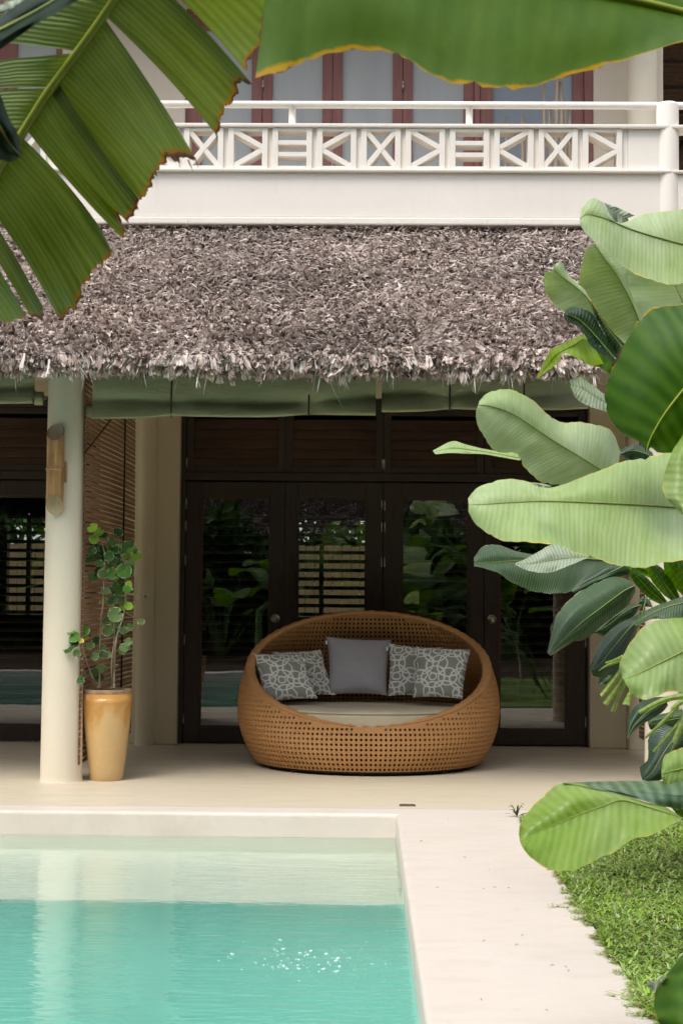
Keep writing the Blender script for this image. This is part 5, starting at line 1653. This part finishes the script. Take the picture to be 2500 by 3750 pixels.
rows = [(1255,1478,1246,1450,1330,1492),(1330,1420,1238,1380,1420,1462),(1400,1300,1298,1310,1520,1335),(1480,1180,1304,1150,1600,1200),(1560,1100,1420,1050,1640,1120)]
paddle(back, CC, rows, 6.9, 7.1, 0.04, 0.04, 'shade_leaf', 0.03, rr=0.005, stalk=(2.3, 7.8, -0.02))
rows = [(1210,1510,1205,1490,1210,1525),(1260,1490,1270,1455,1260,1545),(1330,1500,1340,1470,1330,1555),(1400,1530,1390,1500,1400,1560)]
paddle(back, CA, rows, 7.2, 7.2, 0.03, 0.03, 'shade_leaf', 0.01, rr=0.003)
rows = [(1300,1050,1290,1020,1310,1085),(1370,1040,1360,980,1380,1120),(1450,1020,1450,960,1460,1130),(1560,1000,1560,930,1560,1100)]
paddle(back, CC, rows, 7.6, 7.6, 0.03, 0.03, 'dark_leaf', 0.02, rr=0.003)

# generic clump used for the garden that fills in behind and is mirrored in the doors
def clump(name, base, n, hgt, ll, lw, mat, label, group=None, seed=1, cat='plant', spread=0.5):
    rd = random.Random(seed)
    root = empty(name, base, label, cat, group)
    lm, sm = MB(), MB()
    for k in range(n):
        a = rd.uniform(0, 2 * PI); out_ = Vector((math.cos(a), math.sin(a), 0)); h = hgt * rd.uniform(0.45, 1.0)
        b0 = Vector(base) + out_ * rd.uniform(0, 0.12)
        b1 = Vector(base) + out_ * (spread * rd.uniform(0.3, 1.0)) + Vector((0, 0, h))
        sm.tube([b0, (b0 + b1) / 2 + Vector((0, 0, h * 0.08)), b1], [0.022, 0.016, 0.010], 6)
        L_ = ll * rd.uniform(0.75, 1.15); W_ = lw * rd.uniform(0.8, 1.2); el = rd.uniform(0.1, 1.1); dro = rd.uniform(0.6, 1.5)
        sd_ = out_.cross(Vector((0, 0, 1)))
        p = b1.copy(); rws = {1: [], -1: []}; uv_ = []
        m_ = 12
        for i in range(m_ + 1):
            t = i / m_
            e = el - dro * t
            wid = W_ * math.sin(PI * (0.06 + 0.92 * t)) ** 0.75
            up_ = Vector((0, 0, 1)) * math.cos(e) - out_ * math.sin(e)
            for s_ in (1, -1):
                rws[s_].append([p + sd_ * (s_ * wid * v) + up_ * (0.25 * wid * math.sin(PI * v * 0.6) + 0.02 * math.sin(9 * t + k) * v) for v in (0, 0.33, 0.66, 1)])
            uv_.append([(t * L_, v) for v in (0, 0.33, 0.66, 1)])
            p = p + (out_ * math.cos(e) + Vector((0, 0, 1)) * math.sin(e)) * (L_ / m_)
        for s_ in (1, -1):
            lm.grid(rws[s_], True, uv_)
    lm.build('foliage', mat, root); sm.build('stalk', 'stalk', root)
    return root
clump('calathea_plant', (2.75, 7.9, -0.02), 16, 1.5, 0.75, 0.17, 'shade_leaf', 'low shaded foliage clump at the foot of the porch wall beyond the lawn', seed=4)
clump('calathea_plant', (3.0, 6.6, -0.02), 18, 2.0, 0.85, 0.2, 'dark_leaf', 'dense leafy clump just outside the right frame edge beside the lawn', seed=9)

# --- cut fan palm leaflets
fan = empty('fan_palm', (1.9, 6.2, 0), 'fan palm with bright yellow green square cut leaflets low among the right leaves', 'palm')
for (pts, w0, w1) in (([(940,838),(1010,750),(1090,640)], 26, 22), ([(970,900),(1040,800),(1110,690)], 30, 20), ([(1025,952),(1070,850),(1130,720)], 20, 18), ([(1128,898),(1150,840),(1180,760)], 30, 24), ([(920,643),(985,600),(1090,558)], 4, 22), ([(972,580),(1040,560),(1110,530)], 8, 20), ([(1230,962),(1330,905),(1450,855),(1600,830)], 22, 34), ([(1475,938),(1530,895),(1620,850)], 22, 26), ([(1275,1155),(1390,1050),(1530,910)], 10, 26), ([(1338,1262),(1430,1160),(1580,990)], 12, 26), ([(1468,1268),(1520,1170),(1600,1030)], 10, 22), ([(1492,1190),(1540,1080),(1590,950)], 18, 40), ([(985,860),(1060,770),(1120,670)], 14, 14)):
    rows = []
    m_ = len(pts)
    for i, (x, y) in enumerate(pts):
        t = i / (m_ - 1)
        x2, y2 = pts[min(i + 1, m_ - 1)]; x1_, y1_ = pts[max(i - 1, 0)]
        tx, ty = x2 - x1_, y2 - y1_; l_ = math.hypot(tx, ty)
        nx_, ny_ = -ty / l_, tx / l_
        ww = (w0 + (w1 - w0) * t) * 0.75
        jit = random.uniform(-9, 9) if i == 0 else 0
        rows.append((x, y, x + nx_ * ww + jit, y + ny_ * ww + jit, x - nx_ * ww - jit, y - ny_ * ww + jit))
    paddle(fan, CC, rows, 4.6 + random.uniform(-0.15, 0.15), 4.8, 0.03, 0.04, 'frond', 0.004, rip=0.004, rr=0.0018, nv=5, name='leaflet')
stp = MB(); stp.tube([P(*CC(1150, 680), 4.85), P(*CC(1500, 700), 5.0), (1.9, 5.6, 0.7), (1.9, 6.2, -0.02)], [0.006, 0.008, 0.011, 0.016], 8); stp.build('stalk', 'stalk', fan)

# --- left: torn banana leaf
ban = empty('banana_plant', (-1.5, 2.6, 0), 'banana plant with one broad torn leaf hanging across the upper left, edges burnt brown', 'banana plant')
midline = [(960,-420),(860,-280),(760,-140),(660,0),(560,145),(470,270),(370,405),(270,545),(200,655),(110,800),(30,915),(-60,1060),(-190,1260),(-330,1480)]
def dmid(y): return 2.15 + 0.00022 * (y - 300)
def strip_seg(mb, pairs, dfun, eo, curve=0.0, tilt=0.0, nv=16, uoff=0.0, side=1, bul=0.02):
    cs = catmull([list(p) for p in pairs], 14)
    rws, uvs = [], []
    n_ = len(cs)
    u_acc = uoff; prev = None
    for i, c in enumerate(cs):
        t = i / (n_ - 1)
        dm = dfun(c[1])
        q0 = P(*CE(c[0], c[1]), dm)
        if prev is not None: u_acc += (q0 - prev).length
        prev = q0
        dx, dy = c[2] - c[0], c[3] - c[1]
        L_ = math.hypot(dx, dy); nx_, ny_ = dy / L_, -dx / L_
        row, uvr = [], []
        for j in range(nv + 1):
            v = j / nv
            k = curve * L_ * 4 * v * (1 - v)
            x, y = c[0] + dx * v + nx_ * k, c[1] + dy * v + ny_ * k
            if j == nv:   # ragged ends
                jj = 9 * math.sin(u_acc * 190) + 8 * math.sin(u_acc * 470 + 1) + random.uniform(-7, 5)
                x += dx / L_ * jj; y += dy / L_ * jj
            Y = dm + eo * v ** 1.5 - bul * math.sin(PI * v) + tilt * (t - 0.5) * v + 0.0016 * math.sin(u_acc * 130) * math.sin(PI * min(v * 1.2, 1)) 
            row.append(P(*CE(x, y), Y)); uvr.append((u_acc, v))
        rws.append(row); uvs.append(uvr)
    mb.grid(rws, True, uvs)
    return u_acc
LF = MB()
segs = [
    ([(960,-420,1560,-40),(900,-330,1500,150),(860,-280,1472,290),(805,-205,1405,405)], 0.10, 0.05, 0.05),
    ([(800,-200,1448,484),(745,-115,1372,484),(700,-50,1336,590),(660,0,1268,655),(625,60,1272,712),(608,92,1246,778)], 0.02, 0.03, 0.05),
    ([(600,105,1125,912),(560,160,1060,908),(510,225,1008,928),(460,290,962,905),(410,350,915,982),(370,405,886,1010),(340,450,880,1062),(310,490,832,1108),(285,520,796,1186)], 0.05, 0.02, 0.06),
    ([(330,460,800,1150),(283,523,778,1207),(250,570,742,1276),(215,630,692,1238),(180,690,716,1320),(150,740,709,1374)], 0.0, -0.03, 0.07),
    ([(130,790,602,1345),(110,810,640,1446),(90,835,592,1505),(60,880,562,1530),(30,920,506,1600),(0,970,482,1652),(-30,1010,440,1757),(-60,1060,396,1792),(-90,1100,350,1826),(-110,1130,322,1804)], 0.04, 0.05, 0.05),
    ([(-115,1140,262,1790),(-150,1200,240,1822),(-180,1240,186,1832)], 0.02, 0.02, 0.02),
    ([(-190,1260,152,1812),(-230,1320,130,1832),(-270,1390,30,1846),(-330,1480,-40,1832)], 0.03, 0.02, 0.02)]
uo = 0.0
for pr, tl_, cv, eo in segs:
    uo = strip_seg(LF, pr, dmid, eo + 0.05, cv * 0.6, tl_, uoff=uo)
# loose half-torn strand lying on the leaf and its two frayed threads
uo = 0.0
for pr in ([(900,-350,280,-330),(760,-150,180,-200),(660,0,100,-130),(600,85,20,0),(530,190,-30,120),(452,296,-20,242)], [(445,305,-40,352),(400,365,-60,410),(350,430,-80,460),(300,500,-80,512)], [(297,505,-80,525),(240,590,-100,600),(180,690,-120,700),(110,800,-120,840),(30,915,-140,950),(-60,1060,-220,1080)]):
    uo = strip_seg(LF, pr, dmid, 0.16, -0.01, 0.02, uoff=uo)
leafo = LF.build('leaf', 'banana', ban)
rb = MB()
mp_ = [Vector(q) for q in catmull([P(*CE(x, y), dmid(y) - 0.006) for x, y in midline], 6)]
rb.tube(mp_, [0.0062 + 0.0012 * i / len(mp_) for i in range(len(mp_))], 12)
rb.build('midrib', 'rib', leafo)
th = MB()
for pts in ([(1118,905),(1130,935),(1142,965)], [(1080,920),(1095,950),(1108,985)], [(1240,770),(1246,785),(1247,800)]):
    th.tube([P(*CE(x, y), dmid(90) + 0.09) for x, y in pts], [0.0012, 0.0009, 0.0004], 5)
th.build('frayed_thread', 'litter', leafo)
sk = MB(); sk.tube([mp_[-1], mp_[-1] + Vector((-0.25, 0.1, -0.3)), (-1.5, 2.6, 0.9), (-1.5, 2.6, -0.02)], [0.010, 0.018, 0.05, 0.07], 10); sk.build('trunk', 'stalk', ban)

# --- top right: backlit banana leaf
ban2 = empty('banana_plant', (1.6, 2.3, 0), 'banana plant with a smooth green leaf arching over the top right, wavy yellow rim', 'banana plant')
rows2 = [(1000,-260,1060,-520,936,281),(1090,-240,1150,-520,1028,258),(1160,-226,1230,-510,1100,238),(1300,-200,1370,-500,1250,186),(1420,-175,1490,-480,1370,183),(1550,-150,1630,-450,1497,224),(1700,-120,1780,-420,1649,300),(1870,-85,1950,-370,1824,324),(2030,-55,2110,-320,1983,308),(2200,-20,2270,-260,2167,252),(2340,8,2410,-200,2326,208),(2500,48,2570,-120,2500,150),(2660,95,2700,0,2670,130)]
paddle(ban2, ID, rows2, 1.75, 1.95, 0.10, -0.06, 'banana_top', 0.035, rip=0.015, rr=0.010, rib='rib', stalk=(1.6, 2.3, 1.6), nv=14)
tr = MB(); tr.tube([(1.6, 2.3, -0.02), (1.6, 2.3, 0.9), (1.6, 2.3, 1.6)], [0.10, 0.08, 0.04], 12); tr.build('trunk', 'stalk', ban2)

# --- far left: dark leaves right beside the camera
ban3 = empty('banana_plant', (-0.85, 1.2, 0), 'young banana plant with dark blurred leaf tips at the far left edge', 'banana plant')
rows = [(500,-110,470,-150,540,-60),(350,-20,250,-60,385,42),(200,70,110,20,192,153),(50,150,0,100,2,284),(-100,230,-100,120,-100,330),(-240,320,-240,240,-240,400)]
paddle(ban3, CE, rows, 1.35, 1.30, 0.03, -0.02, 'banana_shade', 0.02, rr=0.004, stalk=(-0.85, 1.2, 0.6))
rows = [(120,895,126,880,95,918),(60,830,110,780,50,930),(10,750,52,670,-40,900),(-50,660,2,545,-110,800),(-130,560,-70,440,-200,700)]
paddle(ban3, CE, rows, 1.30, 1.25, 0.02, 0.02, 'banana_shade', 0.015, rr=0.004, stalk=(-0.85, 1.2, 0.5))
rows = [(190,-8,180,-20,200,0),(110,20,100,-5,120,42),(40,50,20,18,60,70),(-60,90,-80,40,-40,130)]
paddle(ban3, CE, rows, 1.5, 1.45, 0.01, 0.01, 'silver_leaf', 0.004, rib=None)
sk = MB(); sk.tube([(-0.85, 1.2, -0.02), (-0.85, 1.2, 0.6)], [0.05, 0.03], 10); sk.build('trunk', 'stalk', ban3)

# ------------------------------------------------------------------ garden behind the camera (seen mirrored in the doors)
def hedge(name, x0, x1, y0, y1, z1, n, seed, label, dark=1.0):
    g_ = np.random.default_rng(seed)
    X = g_.uniform(x0, x1, n); Y = g_.uniform(y0, y1, n); Z = z1 * g_.uniform(0, 1, n) ** 0.8 * (0.8 + 0.2 * np.sin(X * 1.7) + 0.1 * np.sin(X * 4.1))
    az = g_.uniform(0, 2 * PI, n); el = g_.uniform(-0.7, 0.9, n)
    dv = np.stack([np.cos(az) * np.cos(el), np.sin(az) * np.cos(el), np.sin(el)], 1)
    sd_ = np.stack([-np.sin(az), np.cos(az), np.zeros(n)], 1); nn = np.cross(sd_, dv)
    L = g_.uniform(0.2, 0.5, n); W = g_.uniform(0.09, 0.22, n)
    pal = np.array([(0.03, 0.075, 0.018), (0.05, 0.11, 0.025), (0.08, 0.15, 0.035)])
    tone = pal[g_.choice(3, n)] * g_.uniform(0.7, 1.3, (n, 1)) * dark
    V, Q, T = strips(np.stack([X, Y, Z], 1), dv, sd_, nn, L, W, L * 0.1, -L * 0.4, g_.uniform(0, 0.4, n), tone, 4, 0.15)
    return tag(np_mesh(name, V, Q, 'hedge', None, T, True), label, 'hedge', kind='stuff')
hedge('garden_hedge', -9, 9, -6.5, -5.0, 2.6, 9000, 21, 'dark leafy garden hedge mirrored in the door glass')
def tree_belt(label, x0, x1, y0, y1, z1, n, seed):  # belts out of view, put in to keep low sky light off the porch
    g_ = np.random.default_rng(seed)
    X = g_.uniform(x0, x1, n); Y = g_.uniform(y0, y1, n)
    top = z1 * (0.78 + 0.12 * np.sin(X * 0.9 + Y * 0.8 + seed) + 0.10 * np.sin(X * 2.3 - Y * 1.9))
    Z = top * g_.uniform(0, 1, n)
    az = g_.uniform(0, 2 * PI, n); el = g_.uniform(-0.9, 0.5, n)
    dv = np.stack([np.cos(az) * np.cos(el), np.sin(az) * np.cos(el), np.sin(el)], 1)
    sdv_ = np.stack([-np.sin(az), np.cos(az), np.zeros(n)], 1); nn = np.cross(sdv_, dv)
    L = g_.uniform(0.7, 1.5, n); W = g_.uniform(0.35, 0.7, n)
    pal = np.array([(0.02, 0.055, 0.014), (0.035, 0.085, 0.02), (0.06, 0.115, 0.028)])
    V, Q, T = strips(np.stack([X, Y, Z], 1), dv, sdv_, nn, L, W, L * 0.1, -L * 0.4, g_.uniform(0, 0.4, n), pal[g_.choice(3, n)] * g_.uniform(0.7, 1.3, (n, 1)), 4, 0.15)
    return tag(np_mesh('sky_block_trees', V, Q, 'hedge', None, T, True), label, 'trees', kind='stuff')
tree_belt('tall dark trees added behind the garden to block low sky, mirrored in the door glass', -16, 16, -15.5, -13, 16.0, 18000, 41)
tree_belt('dark trees added along the left side of the garden to block low sky, mirrored in the glass', -12.5, -10.5, -13, 8, 6.5, 5000, 42)
tree_belt('dark trees added beyond the lawn along the right side to block low sky', 9.5, 11.5, -13, 9, 5.5, 5000, 43)
hedge('garden_hedge', -11, 9, 25.0, 26.5, 5.0, 12000, 22, 'sunlit hedge glimpsed through the rooms behind the louvred glass')
for i, (x, y, hh, sd_) in enumerate(((-2.6, -3.2, 1.7, 31), (0.9, -3.6, 1.9, 32), (2.6, -2.6, 1.6, 33), (-4.4, -4.0, 2.0, 34))):
    clump('garden_plant', (x, y, -0.04), 13, hh, 1.3, 0.26, 'deep_leaf', ['broad leaved garden plant mirrored in the left door pane', 'broad leaved garden plant mirrored in the middle door panes', 'broad leaved garden plant mirrored in the third door pane', 'broad leaved garden plant mirrored in the glass left of the column'][i], 'garden plants mirrored in the doors', seed=sd_, spread=0.9)
pav = empty('garden_pavilion', (0.2, -9.5, 0), 'thatched open garden pavilion mirrored high in the door glass', 'pavilion')
pv = MB()
pz0, pz1, py0, py1 = 2.35, 4.3, -7.2, -9.6
pv.add([(-4, py0, pz0), (4, py0, pz0), (3, py1, pz1), (-3, py1, pz1), (-4, py0, pz0 - 0.15), (4, py0, pz0 - 0.15), (3, py1, pz1 - 0.15), (-3, py1, pz1 - 0.15)], [(0, 1, 2, 3), (7, 6, 5, 4), (0, 4, 5, 1), (1, 5, 6, 2), (2, 6, 7, 3), (3, 7, 4, 0)])
pv.add([(-3, py1, pz1), (3, py1, pz1), (4, -12.0, pz0), (-4, -12.0, pz0)], [(0, 1, 2, 3)])
PV = pv.build('roof', 'thatch_under', pav)
s2 = Vector((0, py0 - py1, pz0 - pz1)); S2L = s2.length; s2d = s2.normalized(); n2_ = Vector((0, -s2d.z, s2d.y)); n2_ = n2_ if n2_.z > 0 else -n2_
thatch('thatch', PV, lambda x, s, h: Vector((x, py1, pz1)), -3.4, lambda s: 3.4 + 0 * s, S2L, s2d, n2_, 9000, 8, 40)
for x in (-3.4, -1.1, 1.1, 3.4):
    q = MB(); q.tube([(x, -7.7, -0.05), (x, -7.7, 2.5)], 0.08, 12); q.build('post', 'beam', pav)

fen = empty('wooden_fence', (-1.0, 24.0, -0.06), 'ochre board fence glimpsed through the rooms between the louvres', 'fence')
q = MB(); x = -9.0
while x < 6.0:
    q.box(x, x + 0.135, 23.99, 24.015, -0.05, 1.9 + random.uniform(-0.015, 0.015)); x += 0.142
q.build('board_panel', 'fence', fen)
for x in (-6.5, -3.2, 0.1, 3.4):
    q = MB(); q.box(x, x + 0.1, 24.02, 24.12, -0.06, 2.0); q.build('post', 'beam', fen)

# ------------------------------------------------------------------ light
world = bpy.data.worlds.new("World")
scene.world = world
world.use_nodes = True
nt = world.node_tree
bg = nt.nodes['Background']
sky = nt.nodes.new('ShaderNodeTexSky')
sky.sky_type = 'NISHITA'
sky.sun_disc = False
SUN_EL, SUN_AZ = 62.0, 215.0          # azimuth clockwise from +Y
sky.sun_elevation = math.radians(SUN_EL)
sky.sun_rotation = math.radians(SUN_AZ)
sky.air_density = 1.0; sky.dust_density = 1.5; sky.ozone_density = 1.0
hs = nt.nodes.new('ShaderNodeHueSaturation')
hs.inputs['Saturation'].default_value = 0.30
nt.links.new(sky.outputs[0], hs.inputs['Color'])
tcw = nt.nodes.new('ShaderNodeTexCoord')
spw = nt.nodes.new('ShaderNodeSeparateXYZ')
nt.links.new(tcw.outputs['Generated'], spw.inputs[0])
cie = mathn(nt, 'ADD', 0.56, mathn(nt, 'MULTIPLY', mathn(nt, 'MAXIMUM', spw.outputs[2], 0.0), 1.15))   # overcast: brightest overhead
sc_ = nt.nodes.new('ShaderNodeVectorMath'); sc_.operation = 'SCALE'
nt.links.new(hs.outputs[0], sc_.inputs[0]); nt.links.new(cie, sc_.inputs['Scale'])
nt.links.new(sc_.outputs[0], bg.inputs['Color'])
bg.inputs['Strength'].default_value = 0.15
sd_ = bpy.data.lights.new('sun', 'SUN')
sd_.energy = 1.35
sd_.angle = math.radians(24)
sd_.color = (1.0, 0.93, 0.84)
so = bpy.data.objects.new('sun', sd_)
COL.objects.link(so)
az, el = math.radians(SUN_AZ), math.radians(SUN_EL)
tosun = Vector((math.sin(az) * math.cos(el), math.cos(az) * math.cos(el), math.sin(el)))
so.rotation_euler = (-tosun).to_track_quat('-Z', 'Y').to_euler()
so.location = (0, -5, 12)

# ------------------------------------------------------------------ render
scene.render.engine = 'CYCLES'
scene.view_settings.view_transform = 'Standard'
scene.view_settings.look = 'None'
scene.view_settings.exposure = 0.76
scene.view_settings.gamma = 1.0
scene.view_settings.use_curve_mapping = False
cy = scene.cycles
cy.use_denoising = True
try:
    cy.denoiser = 'OPENIMAGEDENOISE'
    cy.denoising_input_passes = 'RGB_ALBEDO_NORMAL'
except Exception:
    pass
cy.max_bounces = 10
cy.diffuse_bounces = 5
cy.glossy_bounces = 5
cy.transmission_bounces = 8
cy.transparent_max_bounces = 12
cy.sample_clamp_indirect = 6.0
cy.blur_glossy = 0.5
